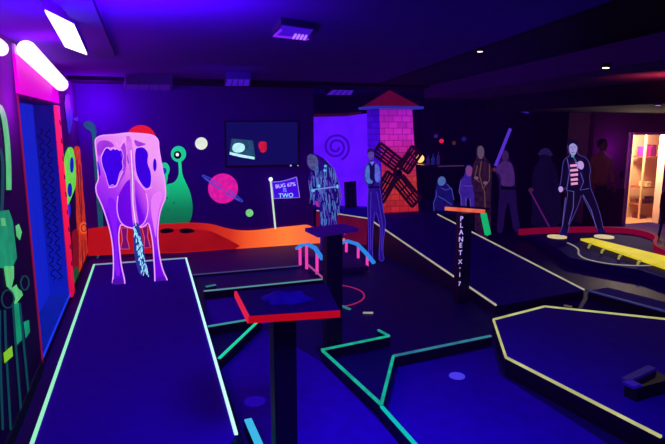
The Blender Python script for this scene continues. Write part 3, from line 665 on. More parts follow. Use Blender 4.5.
MB().add([B[3], B[0], T[0], T[3]], [(0, 1, 2, 3)]).build('side_wall', brickS, wm)
MB().add([B[1], B[2], T[2], T[1]], [(0, 1, 2, 3)]).add([B[2], B[3], T[3], T[2]], [(0, 1, 2, 3)]).build('rear_wall', BLACKW, wm)
ev = .1
E_ = [T[0]+Vector((-ev*.3, -ev, 0)), T[1]+Vector((ev*1.7, -ev, 0)), T[2]+Vector((ev*1.7, ev, 0)), T[3]+Vector((-ev*.3, ev, 0))]
el = Vector(ony(375.5, 106.3, E_[0].y)); er = Vector(ony(423, 107, E_[0].y))
E_[0].x = el.x; E_[1].x = er.x; E_[2].x = er.x; E_[3].x = el.x
ap = Vector(ony(389.5, 90, T[0].y+dep*.35))
MB().add(E_+[ap], [(0, 1, 4), (1, 2, 4), (2, 3, 4), (3, 0, 4), (3, 2, 1, 0)]).build('roof', glow('roof_red', (105, 6, 55), .6, noise=.3, nscale=4), wm)
e2 = MB()
for i in range(4): e2.bar(E_[i], E_[(i+1) % 4], .03, .045)
e2.build('eaves', glow('eaves_blue', (40, 45, 175), .7), wm)
hub = Vector(ony(398, 173, WY-.06))
MB().tube([hub+Vector((0, .1, 0)), hub+Vector((0, -.05, 0))], .06, 14).build('hub', BLACK, wm)
BLD = glow('blade_black', (44, 8, 30), .35)
def blade(p0, p1, w0, w1, side):
    a = Vector(ony(*p0, WY-.06)); b_ = Vector(ony(*p1, WY-.06)); d = (b_-a).normalized(); nn = Vector((-d.z, 0, d.x))*side
    m_ = MB(); L_ = (b_-a).length
    m_.bar(hub, b_, .03, .03, (0, 1, 0))
    q0 = a+d*.02; q1 = b_
    for k in range(5):
        o_ = nn*(w0*k/4); m_.bar(q0+o_, q1+o_, .03 if k not in (0, 4) else .045, .03, (0, 1, 0))
    for k in range(4):
        c_ = q0.lerp(q1, k/3); m_.bar(c_, c_+nn*w0, .045 if k in (0, 3) else .022, .03, (0, 1, 0))
    m_.build('blade', BLD, wm)
blade((395, 171), (373, 154), .23, .2, -1)
blade((398, 167), (412, 146), .23, .2, -1)
blade((402, 174), (421, 198), .23, .2, -1)
blade((398, 177), (383, 203), .23, .2, -1)

# ------------------------------------------------------------------ FLAT FIGURES (printed boards)
def feet_stand(t, x, y, z, w=.3):
    MB().box(x-w/2, x+w/2, y+.012, y+.06, z+.001, z+.02).build('support_foot', BLACK, t)
# shaggy hunched figure
Y1 = 8.25
s1 = thing('figure_cutout', (ony(326, 228, Y1)[0], Y1, 0), 'board cut-out of a hunched figure in a shaggy blue coat behind the middle table', 'cut-out')
f = Flat('y', Y1, s1, zmin=.001)
o1 = smoothen([(309,153),(316,154),(325,159),(334,169),(339,184),(341.5,197),(338.5,211),(336,228),(334.5,255),(329,256.5),(328,240),(326,240),(327,256.5),(321,256.5),(320,228),(320.5,210),(314.5,203),(310,192),(308.5,180),(311,170),(307,164),(306.5,157)], it=1)
f.poly('body', o1, glow('coat_blue', (40, 14, 140), .6, noise=.5, nscale=8), 0, .02)
f.poly('hood', smoothen([(308,154),(316,155),(319,163),(316,171),(310,169),(307,163)], it=1), glow('hood_grey', (96, 96, 165), .65, noise=.5, nscale=22), 1)
A, Bq = [], []
for i in range(170):
    x = random.uniform(310, 340); y = random.uniform(165, 222)
    inside = (x > 309+(abs(y-187)*.12)) and x < 340-(abs(y-197)*.12) and (y < 200 or x > 320) and x < 322+(y-155)*1.1
    if inside: (A if random.random() < .6 else Bq).append([(x, y), (x+random.uniform(-1, 2), y+random.uniform(5, 11))])
f.strokes('coat_strands', A, .6, glow('strand_lavender', (92, 76, 200), .62), 1); f.strokes('light_strands', Bq, .7, glow('strand_teal', (84, 128, 205), .65), 2)
f.strokes('edge_line', [[(325,159),(334,169),(339,184),(341.5,197),(338.5,211)], [(308.5,180),(310,192),(314.5,203)]], .7, DIMLAV, 2)
f.strokes('staff', [[(311, 190), (338, 186.5)]], 1.1, glow('staff_light', (120, 150, 230), .75), 3)
f.polys('cuff_spots', [ell(325.5, 166, 1.4, 1.2), ell(325, 170.5, 1.5, 1.2), ell(319, 186, 1.6, 1.5), ell(337.5, 186.5, 1.2, 2), ell(313, 190.5, 2, 1.4)], glow('cuff_cyan', (90, 190, 235), .75), 3)
f.poly('hand', smoothen([(314.5,200),(318,202),(319.5,206),(316.5,207)], it=1), glow('hand_pink', (190, 40, 140), .7), 3)
feet_stand(s1, ony(327, 256, Y1)[0], Y1, 0)

# slim man
Y2 = 7.4
s2 = thing('figure_cutout', (ony(377, 262, Y2)[0], Y2, 0), 'board cut-out of a slim man in pale sleeves and dark vest before the windmill', 'cut-out')
f = Flat('y', Y2, s2, zmin=.001)
o2 = smoothen([(368,149),(371.5,148),(374,152),(374,157),(372.5,160.5),(375.5,162.5),(379,165),(380.5,173),(380.5,182),(379,186),(381,193),(382,204),(384,214),(386,223),(384.5,232),(383,245),(383,254),(384.5,260),(379.5,262),(379,254),(380,240),(380.5,228),(378.5,220),(375.5,210),(373.5,222),(372.5,240),(372.5,252),(373,259),(367.5,259.5),(368.5,250),(368.5,235),(368,220),(367.5,206),(368,192),(368.5,186),(365,182.5),(364.5,172),(366,165.5),(369.5,162),(369.5,159.5),(367.5,155)], it=1)
f.poly('body', o2, glow('trouser_blue', (46, 18, 165), .6, noise=.4, nscale=7), 0, .02)
f.strokes('edge_line', [o2], .45, glow('edge_violet_dim', (86, 60, 205), .6), 1, closed=True)
head = f.poly('head', smoothen([(368,150),(372.5,149.5),(374,154),(373,158.5),(370.5,161),(368.2,157)], it=1), glow('head_violet', (104, 74, 190), .62, noise=.2, nscale=30), 1)
f.poly('hair', smoothen([(367.3,154),(367.6,149.5),(370.5,147.6),(374,149.5),(374.3,153),(371.5,151.2),(369,152)], it=1), glow('hair_violet', (48, 22, 110), .5), 2, parent=head)
f.strokes('brow', [[(369.3,153.6),(370.7,153.5)],[(372,153.5),(373.3,153.7)]], .45, glow('brow_dark', (40, 16, 90), .5), 3, parent=head)
f.strokes('mouth', [[(370,158.3),(372.3,158.3)]], .45, glow('brow_dark', (40, 16, 90), .5), 3, parent=head)
f.poly('sleeve', smoothen([(375,163),(378.8,165.5),(380.2,174),(380,182),(376.5,182.5),(374.5,178),(375,170)], it=1), glow('sleeve_pale', (94, 110, 230), .72, noise=.35, nscale=18), 2)
f.poly('sleeve', smoothen([(366.5,166),(369,164.5),(370,172),(369.5,179),(373,181),(372,184),(366,183),(365,173)], it=1), glow('sleeve_cyan', (78, 124, 220), .72, noise=.35, nscale=18), 2)
f.poly('vest', smoothen([(369.5,162.5),(372,165),(374.8,162.5),(375.2,176),(374.5,186),(369,186),(370,174)], it=1), glow('vest_dark', (30, 8, 100), .55), 1)
f.poly('collar', [(370,162.2),(372,165.5),(374.5,162.2),(372.3,161.4)], glow('collar_pale', (110, 120, 225), .7), 2)
f.polys('belt', [[(368.3,186),(379.6,186),(379.8,188.2),(368.3,188.2)]], glow('belt_dim', (20, 8, 70), .5), 2)
f.strokes('leg_crease', [[(371,192),(370.5,220),(370.5,250)],[(377,192),(381,215),(382.5,226),(381.5,250)]], .5, glow('edge_violet_dim', (86, 60, 205), .6), 2)
feet_stand(s2, ony(377, 261, Y2)[0], Y2, 0)

# small crouched figure
Y3 = 8.9
s3 = thing('figure_cutout', (ony(445, 212, Y3)[0], Y3, .45), 'smallest board cut-out, a short figure in a blue robe on the landing', 'cut-out')
f = Flat('y', Y3, s3, zmin=.452)
o3 = smoothen([(438,178),(442,175.5),(446,178),(447,184),(452,190),(454,200),(453,212.5),(434,212.5),(434,202),(436,192),(437,185)], it=1)
f.poly('body', o3, glow('robe_blue', (28, 20, 120), .55, noise=.4, nscale=10), 0, .02)
f.poly('head', smoothen([(437.5,180),(441,176),(445,177.5),(446,183),(442,186),(438.5,185)], it=1), glow('hair_blue_grey', (84, 116, 190), .65, noise=.3, nscale=25), 1)
f.strokes('edge_line', [[(434,212),(433.5,203),(436.5,196),(436,190)], [(447,184),(452,190),(454,200)], [(441,188),(446,190),(452,188)], [(438,196),(445,200),(452,205)]], .7, glow('edge_blue', (62, 72, 180), .65), 2)
feet_stand(s3, ony(444, 212, Y3)[0], Y3, .45, .2)

# child sized pale figure
Y4 = 8.75
s4 = thing('figure_cutout', (ony(468, 214, Y4)[0], Y4, .45), 'child sized violet board cut-out standing just behind the lettered post table', 'cut-out')
f = Flat('y', Y4, s4, zmin=.452)
o4 = smoothen([(466,166),(470,164.5),(473,168),(473.5,174),(478,178),(479.5,192),(476,195),(475.5,212),(471,213),(470,198),(467,198),(466,213),(461.5,213),(461,196),(459,192),(461,180),(465.5,175)], it=1)
f.poly('body', o4, glow('pale_violet_suit', (64, 36, 170), .6, noise=.35, nscale=9), 0, .02)
f.poly('head', smoothen([(466,167),(470,165.5),(473,169),(472.5,175),(469,177),(466,174)], it=1), glow('face_mauve', (140, 70, 150), .6, noise=.25, nscale=30), 1)
f.strokes('edge_line', [[(461,180),(459,192),(461,196),(461.5,212)], [(470,198),(471,212)], [(466,198),(466,212)], [(463,186),(477,186)]], .7, glow('edge_violet', (100, 70, 185), .55), 2)
feet_stand(s4, ony(468, 213, Y4)[0], Y4, .45, .2)

# tall robed figure
Y5 = 8.62
s5 = thing('figure_cutout', (ony(480, 238, 8.7)[0]+.12, 8.4, 0), 'tall board cut-out in a brown patterned coat behind the child sized figure', 'cut-out')
f = Flat('y', 8.4, s5, zmin=.001)
X = 3.5
o5 = smoothen([(474+X,146),(478+X,144.5),(481+X,149),(481+X,157),(486+X,161),(489+X,170),(488+X,184),(487+X,205),(488+X,238),(472+X,238),(472+X,205),(471+X,190),(468+X,180),(470+X,165),(474+X,158),(473+X,151)], it=1)
f.poly('body', o5, glow('coat_brown', (62, 28, 54), .5, noise=.6, nscale=12, c2=(24, 8, 44)), 0, .02)
f.poly('head', smoothen([(474+X,147),(478+X,145.5),(481+X,150),(480+X,157),(477+X,159.5),(474+X,156)], it=1), glow('face_grey', (108, 86, 118), .6, noise=.35, nscale=40), 1)
f.strokes('coat_trim', [[(478+X,161),(476+X,175),(480+X,190)], [(486+X,164),(486+X,180),(480+X,188)], [(474+X,165),(471+X,178),(476+X,182)], [(481+X,190),(482+X,215)]], .9, glow('trim_gold', (112, 74, 60), .55), 2)
f.polys('hand', [ell(482+X, 183, 2.2, 1.7), ell(473+X, 178, 2, 1.6)], glow('hand_mauve', (130, 84, 120), .55), 3)
feet_stand(s5, ony(480+X, 238, 8.4)[0], 8.4, 0)

# figure with raised violet rod
Y6 = 8.7
s6 = thing('figure_cutout', (ony(512, 232, Y6)[0], Y6, 0), 'board cut-out of a figure in a mauve jacket raising a long violet rod', 'cut-out')
f = Flat('y', Y6, s6, zmin=.001)
o6 = smoothen([(502,151),(506,149),(509,153),(509,160),(513,164),(515,178),(516,190),(517,208),(521,232),(514,233),(511,210),(508,200),(505,212),(503,233),(497,233),(499,208),(500,188),(499,178),(494,170),(496,163),(502,160)], it=1)
f.poly('body', o6, glow('dark_trousers', (34, 14, 82), .5, noise=.3, nscale=8), 0, .02)
f.poly('jacket', smoothen([(500,162),(508,161),(513,165),(515,178),(514,187),(501,187),(501,176),(495,171)], it=1), glow('jacket_mauve', (82, 40, 126), .55, noise=.3, nscale=10), 1)
f.poly('head', smoothen([(502,152),(506,150),(509,154),(508,160),(504,162),(502,158)], it=1), glow('head_dim', (70, 34, 92), .5), 1)
f.poly('belt', [(501, 186), (515.5, 187), (515.5, 190), (501, 189.5)], matte('belt_black', (8, 4, 16)), 2)
f.strokes('rod', [[(495.5, 166), (510.5, 128.5)]], 3.2, glow('rod_violet', (84, 44, 205), .75), 3)
f.strokes('rod_handle', [[(493.5, 171), (495.6, 166)]], 2.6, BLACK, 3)
f.poly('hand', ell(494.5, 169.5, 2, 2), glow('hand_red', (110, 30, 80), .5), 4)
feet_stand(s6, ony(509, 233, Y6)[0], Y6, 0)

# dark figure with lowered rod
Y7 = 8.9
s7 = thing('figure_cutout', (ony(545, 228, Y7)[0], Y7, 0), 'nearly black board cut-out holding a dim purple rod toward the floor', 'cut-out')
f = Flat('y', Y7, s7, zmin=.001)
f.poly('body', smoothen([(541,149),(547,148),(551,153),(551,160),(556,166),(560,190),(563,231),(531,231),(533,205),(532,186),(534,168),(540,161),(540,153)], it=1), glow('shadow_blue', (16, 8, 52), .5, noise=.4, nscale=6), 0, .02)
f.poly('hat', smoothen([(537,156),(541,149),(547,147.5),(552,152),(553,157),(546,154)], it=1), glow('hat_dim', (34, 26, 84), .5), 1)
f.strokes('rod', [[(530, 191), (549.5, 227)]], 1.6, glow('rod_purple', (92, 22, 110), .6), 2)
f.poly('hand', ell(531, 190, 2.6, 2.2), glow('hand_dim', (70, 30, 80), .5), 3)
feet_stand(s7, ony(546, 231, Y7)[0], Y7, 0)

# ------------------------------------------------------------------ GUITAR STAGE WITH SINGER
GZ = .12
gp = thing('guitar_stage', (6.9, 7.0, 0), 'low dark guitar shaped stage with red rim and yellow neck under the singer', 'stage')
back = [(519, 235), (540, 233.5), (570, 232.5), (599, 232.3), (622, 233), (639, 235), (652, 239), (657, 243), (654, 247), (655, 252), (668, 258)]
back = smoothen(back, False, 2)
out_ = back+[(720, 275), (700, 300), (640, 279), (600, 272), (570, 266), (556, 256), (535, 244)]
MB().prism([onz(px, py, 0.0) for px, py in out_], (0, 0, GZ)).build('platform', matte('stage_top', (26, 8, 140), .8, .15, .2, 5), gp)
rim = MB()
W_ = [Vector(onz(px, py, GZ)) for px, py in back]
for i in range(len(W_)-1): rim.bar(W_[i]+Vector((0,0,.05)), W_[i+1]+Vector((0,0,.05)), .05, .1)
rim.build('rim', ramp_glow('rim_red', (.12, 0, 0), [(0, (120, 4, 40)), (.70, (125, 4, 55)), (.85, (165, 6, 36)), (.95, (150, 6, 32)), (1, (110, 4, 50))], .75), gp)
cl = MB()
cp_ = smoothen([(502, 237), (535, 237.5), (560, 240), (572, 244.5), (579, 249), (578, 254.5), (586, 259.5), (612, 264.5), (640, 266), (662, 264.5), (685, 262)], False, 2)
cw = [Vector(onz(px, py, GZ+.004)) for px, py in cp_]
for i in range(12, len(cw)-1): cl.bar(cw[i], cw[i+1], .022, .01)
cl.build('outline_tape', glow('contour_cream', (165, 150, 150), .6), gp)
n0, n1, n2, n3 = [Vector(onz(px, py, .2)) for px, py in ((580.5, 238.5), (592, 238), (676, 258.5), (676, 271))]
MB().prism([n0, n1, n2, n3], (0, 0, -.03)).build('neck', glow('yellow_neck', (225, 200, 40), .8, noise=.2, nscale=3), gp)
for k, (px, py) in enumerate(((591, 245), (604, 250), (621, 256), (640, 262))):
    a_ = Vector(onz(px, py-1.2, .18)); b_ = Vector(onz(px-2, py+1, .18)); c_ = Vector(onz(px-2.4, py+2.6, .13))
    MB().tube([a_, b_, c_], .018, 8).build('peg', glow('peg_tan', (170, 150, 80), .6), gp, smooth=True)
dl = MB()

EY = 7.62
el_ = thing('singer_cutout', (ony(581, 233, EY)[0], EY, GZ), 'board cut-out of a singer in dark suit and striped shirt with microphone', 'cut-out')
f = Flat('y', EY, el_, zmin=GZ+.001)
sx = lambda x, y: (550+x/3.86, 130+y/3.86)
oe = [sx(*p) for p in [(70,42),(85,32),(102,40),(108,60),(104,85),(112,98),(135,104),(150,120),(158,160),(152,175),(155,205),(158,228),(172,260),(190,310),(200,350),(205,378),(218,398),(205,407),(185,402),(182,380),(165,335),(140,285),(122,245),(112,285),(92,330),(75,365),(70,390),(66,405),(38,407),(38,396),(48,375),(55,330),(62,285),(70,240),(60,220),(48,238),(38,238),(32,225),(40,212),(46,170),(50,125),(60,108),(78,100),(72,80),(68,60)]]
oe = smoothen(oe, it=1)
f.poly('body', oe, glow('suit_black', (16, 8, 48), .6, noise=.3, nscale=8), 0, .02)
f.strokes('edge_line', [oe], .55, glow('suit_edge', (78, 66, 160), .6), 1, closed=True)
face = f.poly('face', smoothen([sx(*p) for p in [(73,55),(88,48),(103,55),(106,75),(98,95),(86,100),(76,88)]], it=2), glow('face_lilac', (165, 150, 225), .75, noise=.15, nscale=40), 2)
f.poly('hair', smoothen([sx(*p) for p in [(68,58),(68,42),(82,31),(100,36),(108,52),(107,70),(102,58),(90,50),(76,56),(72,70)]], it=1), glow('hair_black', (22, 10, 52), .5), 3)
for ex in (82, 96): f.poly('eye', ell(*sx(ex, 66), .7, .4), BLACK, 3, parent=face)
f.strokes('nose', [[sx(89, 66), sx(87, 77), sx(91, 78)]], .4, glow('nose_shade', (105, 84, 170), .6), 3, parent=face)
f.strokes('mouth', [[sx(83, 86), sx(95, 86)]], .6, glow('mouth_dark', (70, 20, 90), .5), 3, parent=face)
sh = [sx(*p) for p in [(80,118),(100,115),(110,150),(112,195),(102,212),(84,212),(78,190),(76,150)]]
shirt = f.poly('shirt', smoothen(sh, it=1), glow('shirt_dark', (38, 14, 66), .6), 1)
f.polys('shirt_stripe', [[sx(77+k, y), sx(108-k*.5, y-3), sx(110-k*.5, y+6), sx(78+k, y+9)] for k, y in enumerate((134, 152, 170, 188, 204))], glow('stripe_pink', (230, 150, 205), .8), 2, parent=shirt)
f.polys('lapel', [[sx(*p) for p in ((68,105),(80,115),(76,200),(64,232))], [sx(*p) for p in ((102,108),(122,112),(132,190),(116,230),(110,190))]], glow('lapel_navy', (24, 12, 70), .6), 2)
f.strokes('seam', [[sx(66,110),sx(76,160),sx(64,232),sx(92,238)], [sx(118,165),sx(130,200),sx(116,232),sx(150,226)], [sx(60,260),sx(52,330),sx(48,372)], [sx(128,250),sx(160,310),sx(178,375)], [sx(92,236),sx(90,300),sx(72,365)]], .55, glow('seam_line', (100, 92, 190), .65), 3)
f.poly('hand', smoothen([sx(*p) for p in [(104,128),(116,118),(128,124),(132,140),(124,154),(110,148)]], it=1), glow('hand_lilac', (190, 150, 230), .75), 4)
f.strokes('finger', [[sx(108+2*i, 128+6*i), sx(98+2*i, 126+6*i)] for i in range(4)], .7, glow('hand_lilac', (190, 150, 230), .75), 5)
f.poly('hand', smoothen([sx(*p) for p in [(32,222),(44,216),(52,226),(46,240),(36,240)]], it=1), glow('hand_lilac', (190, 150, 230), .75), 4)
f.strokes('microphone', [[sx(90, 102), sx(108, 136)]], 1.1, glow('mic_grey', (70, 100, 150), .6), 5)
f.poly('microphone_head', ell(*sx(88, 100), 1.5, 1.5), glow('mic_teal', (80, 160, 190), .7), 5)
f.polys('shoe', [smoothen([sx(*p) for p in ((38,396),(55,380),(70,388),(66,407),(38,407))], it=1), smoothen([sx(*p) for p in ((183,380),(205,376),(219,398),(205,407),(185,403))], it=1)], glow('shoe_blue', (24, 14, 84), .5), 3)
for px, lab in ((557, 'pale disc under the singer\'s foot nearer the dark rod figure'), (604, 'pale disc under the singer\'s foot nearer the lit doorway')):
    c_ = Vector(onz(px, 237.3, GZ)); b = MB()
    b.prism([(c_.x+.155*math.cos(k*math.pi/14), c_.y+.155*math.sin(k*math.pi/14), GZ+.001) for k in range(28)], (0, 0, .018))
    tag(b.build('foot_disc', glow('disc_gold', (215, 190, 150), .75)), lab, 'disc', 'pale discs on the guitar stage')

# ------------------------------------------------------------------ PERSON BEHIND THE SINGER
def skinned(name, pts, edges, m, parent, sub=2):
    me = D.meshes.new(name); o0 = parent_loc(parent)
    me.from_pydata([Vector(p[0])-o0 for p in pts], edges, []); o = D.objects.new(name, me); COL.objects.link(o); o.parent = parent
    md = o.modifiers.new('Skin', 'SKIN'); md.use_smooth_shade = True
    for i, p in enumerate(pts):
        r = p[1]; me.skin_vertices[0].data[i].radius = r if isinstance(r, tuple) else (r, r)
    me.skin_vertices[0].data[0].use_root = True
    s = o.modifiers.new('Subdivision', 'SUBSURF'); s.levels = s.render_levels = sub
    me.materials.append(m); return o
pc = Vector(ony(598, 200, 8.42)); px0, py0 = pc.x, 8.42
pe = thing('person', (px0, py0, 0), 'person in dark clothes with rust shirt standing behind the singer cut-out', 'person')
V = lambda x, y, z: (px0+x, py0+y, z)
body_pts = [(V(0,0,.88), (.145,.10)), (V(0,0,1.08), (.13,.09)), (V(0,-.01,1.28), (.165,.10)), (V(0,0,1.40), (.12,.08)), (V(0,0,1.47), .05), (V(0,-.01,1.54), .05),
    (V(-.19,0,1.36), .055), (V(-.235,.02,1.12), .045), (V(-.22,-.06,.9), .033), (V(.19,0,1.36), .055), (V(.25,.0,1.12), .045), (V(.24,-.1,.9), .033),
    (V(-.09,0,.80), .085), (V(-.10,-.01,.46), .06), (V(-.10,.02,.09), .04), (V(-.105,-.12,.035), .033), (V(.09,0,.80), .085), (V(.11,-.02,.46), .06), (V(.12,.02,.09), .04), (V(.13,-.12,.035), .033)]
skinned('body', body_pts, [(0,1),(1,2),(2,3),(3,4),(4,5),(3,6),(6,7),(7,8),(3,9),(9,10),(10,11),(0,12),(12,13),(13,14),(14,15),(0,16),(16,17),(17,18),(18,19)], ramp_glow('rust_clothes', (0, 0, .6), [(0, (6, 2, 14)), (.5, (8, 3, 16)), (.56, (70, 22, 26)), (1, (78, 28, 30))], .22, .5), pe)
hb = MB(); hb.ball(V(0, -.02, 1.60), (.075, .09, .11), 18, 14); hb.ball(V(0, -.115, 1.59), (.012, .018, .02), 8, 6)
hb.ball(V(-.078, -.01, 1.59), (.012, .02, .03), 8, 6).ball(V(.078, -.01, 1.59), (.012, .02, .03), 8, 6)
SKIN = matte('skin_dim', (150, 90, 84), .6)
hb.build('head', SKIN, pe, smooth=True)
MB().ball(V(0, .01, 1.635), (.085, .095, .1), 18, 12).build('hair', matte('hair_dark', (16, 10, 16)), pe, smooth=True)
MB().ball(V(-.03, -.105, 1.615), (.012, .008, .007), 8, 6).ball(V(.03, -.105, 1.615), (.012, .008, .007), 8, 6).bar(V(-.025, -.103, 1.55), V(.025, -.103, 1.55), .006, .008).build('eyes_and_mouth', BLACK, pe)
for sxn, (hx, hy) in ((-1, (-.22, -.065)), (1, (.24, -.105))):
    pts = [(V(hx, hy, .89), (.026, .03)), (V(hx, hy-.015, .84), (.018, .036)), (V(hx, hy-.02, .81), (.016, .036))]; ed = [(0, 1), (1, 2)]
    for k, (dy, ln) in enumerate(((.03, .06), (.01, .075), (-.01, .072), (-.03, .055))):
        i = len(pts); pts += [(V(hx, hy-.02+dy, .79), .0085), (V(hx-sxn*.008, hy-.025+dy, .79-ln*.55), .008), (V(hx-sxn*.022, hy-.02+dy, .79-ln), .0065)]; ed += [(2, i), (i, i+1), (i+1, i+2)]
    i = len(pts); pts += [(V(hx-sxn*.02, hy-.05, .845), .0095), (V(hx-sxn*.03, hy-.065, .81), .008)]; ed += [(1, i), (i, i+1)]
    skinned('hand', pts, ed, SKIN, pe, 1)

# ------------------------------------------------------------------ CHAIR AT THE RIGHT EDGE
cx_, cy_ = onz(681, 243, 0)[0], onz(681, 243, 0)[1]
ch = thing('lounge_chair', (cx_, cy_, 0), 'dark red rounded chair at the edge before the lit doorway', 'chair')
MAR = matte('maroon_velvet', (52, 12, 30), .9, .1, .2, 12)
bk = MB(); vs = []; fs = []; n = 24
for j, (z, r, th) in enumerate(((.38, .30, .06), (.6, .34, .07), (.8, .34, .07), (.95, .28, .06), (1.0, .2, .04))):
    for k in range(n+1):
        a = math.pi*(k/n); vs.append((cx_+r*math.cos(a), cy_+.1+r*.75*math.sin(a), z))
    for k in range(n, -1, -1):
        a = math.pi*(k/n); vs.append((cx_+(r-th)*math.cos(a), cy_+.1+(r-th)*.75*math.sin(a), z))
m_ = 2*(n+1)
for j in range(4): fs += [(j*m_+k, j*m_+(k+1) % m_, (j+1)*m_+(k+1) % m_, (j+1)*m_+k) for k in range(m_)]
fs += [tuple(range(m_))[::-1], tuple(range(4*m_, 5*m_))]
bk.add(vs, fs).build('backrest', MAR, ch, smooth=True)
MB().ball((cx_, cy_+.08, .42), (.27, .26, .09), 20, 10).build('seat', MAR, ch, smooth=True)
for dx, dy in ((-.2, -.1), (.2, -.1), (-.2, .26), (.2, .26)):
    MB().tube([(cx_+dx*1.1, cy_+dy, 0), (cx_+dx, cy_+dy*.9, .4)], [.016, .024], 8).build('leg', BLACKW, ch)

# ------------------------------------------------------------------ STORE ROOM SHELVES
SY = DY+.6
su = thing('shelf_unit', (DX0+.45, SY, 0), 'pale open shelf unit inside the lit doorway', 'shelf')
sx0 = ony(639.5, 160, SY)[0]; sx1 = sx0+.75
WD = matte('shelf_cream', (220, 180, 140), .7)
SHZ = [ony(650, y_, SY)[2] for y_ in (156, 186, 203, 224)]
for z in SHZ: MB().box(sx0, sx1, SY-.13, SY+.2, z-.025, z).build('shelf', matte('shelf_wood', (150, 84, 56), .7), su)
for x in (sx0, sx1):
    for y in (SY-.12, SY+.19): MB().box(x-.018, x+.018, y-.018, y+.018, 0, 2.0).build('upright', WD, su)
items = [(.18, 0, .15, .2, (190, 40, 150), 'magenta box on the top shelf'), (.36, 0, .1, .24, (110, 30, 90), 'purple box on the top shelf'), (.52, 0, .16, .15, (220, 150, 60), 'yellow box on the top shelf'),
         (.30, 1, .12, .1, (235, 210, 170), 'cream carton on the second shelf'), (.26, 2, .16, .09, (90, 50, 60), 'brown box on the third shelf'), (.50, 2, .14, .14, (60, 40, 60), 'dark box on the third shelf'),
         (.20, 3, .17, .2, (110, 50, 90), 'plum crate on the bottom shelf'), (.46, 3, .24, .13, (230, 120, 40), 'orange crate on the bottom shelf')]
for dx, k, w_, h_, col, lab in items:
    x = sx0+(dx-.15)*1.0
    t = thing('storage_box', (x+w_/2, SY, SHZ[k]), lab, 'box', 'boxes on the store room shelves')
    m_ = matte('box_%d_%d' % (k, int(dx*100)), col, .6)
    MB().box(x, x+w_, SY-.1, SY+.1, SHZ[k]+.001, SHZ[k]+h_*.8).build('box_body', m_, t)
    MB().box(x-.005, x+w_+.005, SY-.105, SY+.105, SHZ[k]+h_*.8, SHZ[k]+h_).build('lid', m_, t)
# picture / switch on the doorway wall
p = Vector(ony(621, 174.5, DY)); t = thing('wall_switch', p, 'small dark switch plate on the mauve wall left of the doorway', 'switch')
MB().box(p.x-.04, p.x+.04, DY-.012, DY, p.z-.06, p.z+.06).build('plate', BLACK, t, bevel=.004)
MB().box(p.x-.012, p.x+.012, DY-.02, DY-.012, p.z-.02, p.z+.02).build('toggle', BLACKW, t)

# ------------------------------------------------------------------ DARK BAR BEHIND
BYY = 11.6
bx0 = ony(425, 165, BYY)[0]; bx1 = ony(470, 165, BYY)[0]; bz = ony(440, 165, BYY)[2]
bt = thing('bar_counter', ((bx0+bx1)/2, BYY, 0), 'dark bar counter far behind the small cut-outs', 'bar')
MB().box(bx0, bx1, BYY, BYY+.55, 0, bz-.05).build('counter_body', matte('bar_dark', (24, 12, 50), .6), bt)
MB().box(bx0-.04, bx1+.04, BYY-.06, BYY+.6, bz-.05, bz).build('worktop', matte('bar_top', (90, 60, 110), .35, .5), bt)
MB().box(bx0+.3, bx1-.2, BYY-.07, BYY-.06, bz-.035, bz-.015).build('edge_strip', glow('bar_edge', (86, 56, 110), .5), bt)
def bar_lamp(px, py, r, col, s, label, Y=12.2):
    p = Vector(ony(px, py, Y)); t = thing('pendant_lamp', p, label, 'lamp', 'lamps over the bar')
    MB().ball(p, r, 16, 12).build('globe', glow('globe_%d' % px, col, s), t, smooth=True)
    MB().tube([p+Vector((0,0,r*.8)), (p.x, p.y, CZ)], .008, 6).build('cord', BLACK, t)
    MB().tube([p+Vector((0,0,r*.75)), p+Vector((0,0,r*1.25))], [r*.5, r*.25], 12).build('lamp_cap', BLACK, t)
bar_lamp(420, 158.5, .10, (255, 180, 110), 1.4, 'warm amber globe lamp beside the windmill edge')
bar_lamp(441.5, 141, .055, (215, 25, 75), .9, 'red globe lamp hanging over the bar')
bar_lamp(436, 136, .05, (70, 20, 120), .6, 'dim purple globe lamp hanging over the bar')
bar_lamp(464, 139, .06, (34, 20, 120), .6, 'dim blue globe lamp over the right of the bar')
bar_lamp(454, 143, .05, (90, 40, 50), .5, 'dim brown globe lamp over the middle of the bar')
for i, px in enumerate((428, 433, 438)):
    p = Vector(ony(px, 165, BYY+.2)); p.z = bz
    t = thing('bottle', p, ('squat bottle', 'slender bottle', 'tall bottle')[i]+' standing on the dark bar counter, '+('nearest the windmill', 'between two others', 'nearest the red lamp')[i], 'bottle', 'bottles on the bar')
    h_ = (.22, .26, .3)[i]
    MB().tube([p, p+Vector((0,0,h_*.6)), p+Vector((0,0,h_*.75)), p+Vector((0,0,h_))], [.04, .04, .015, .013], 12).build('glass', glow('bottle_%d' % i, ((40, 30, 130), (26, 40, 140), (60, 24, 120))[i], .4, rough=.2), t, smooth=True)
# small violet spots hung at the ceiling over the cut-outs
for (px, py), (qx, qy), lab in (((517, 109), (528, 112), 'dim violet projector hung above the rod figure'), ((528, 103), (546, 100), 'thin pale violet bar lamp hung above the rod figure')):
    a_ = Vector(ony(px, py, 8.0)); b_ = Vector(ony(qx, qy, 8.0)); c_ = (a_+b_)/2
    t = thing('ceiling_lamp', c_, lab, 'lamp')
    MB().bar(a_, b_, .05, .05 if px == 517 else .02).build('lamp_body', glow('violet_dim_%d' % px, (62, 20, 170) if px == 517 else (90, 66, 160), .6), t)
    MB().tube([c_, (c_.x, c_.y, 2.2)], .008, 6).build('bracket', BLACK, t)

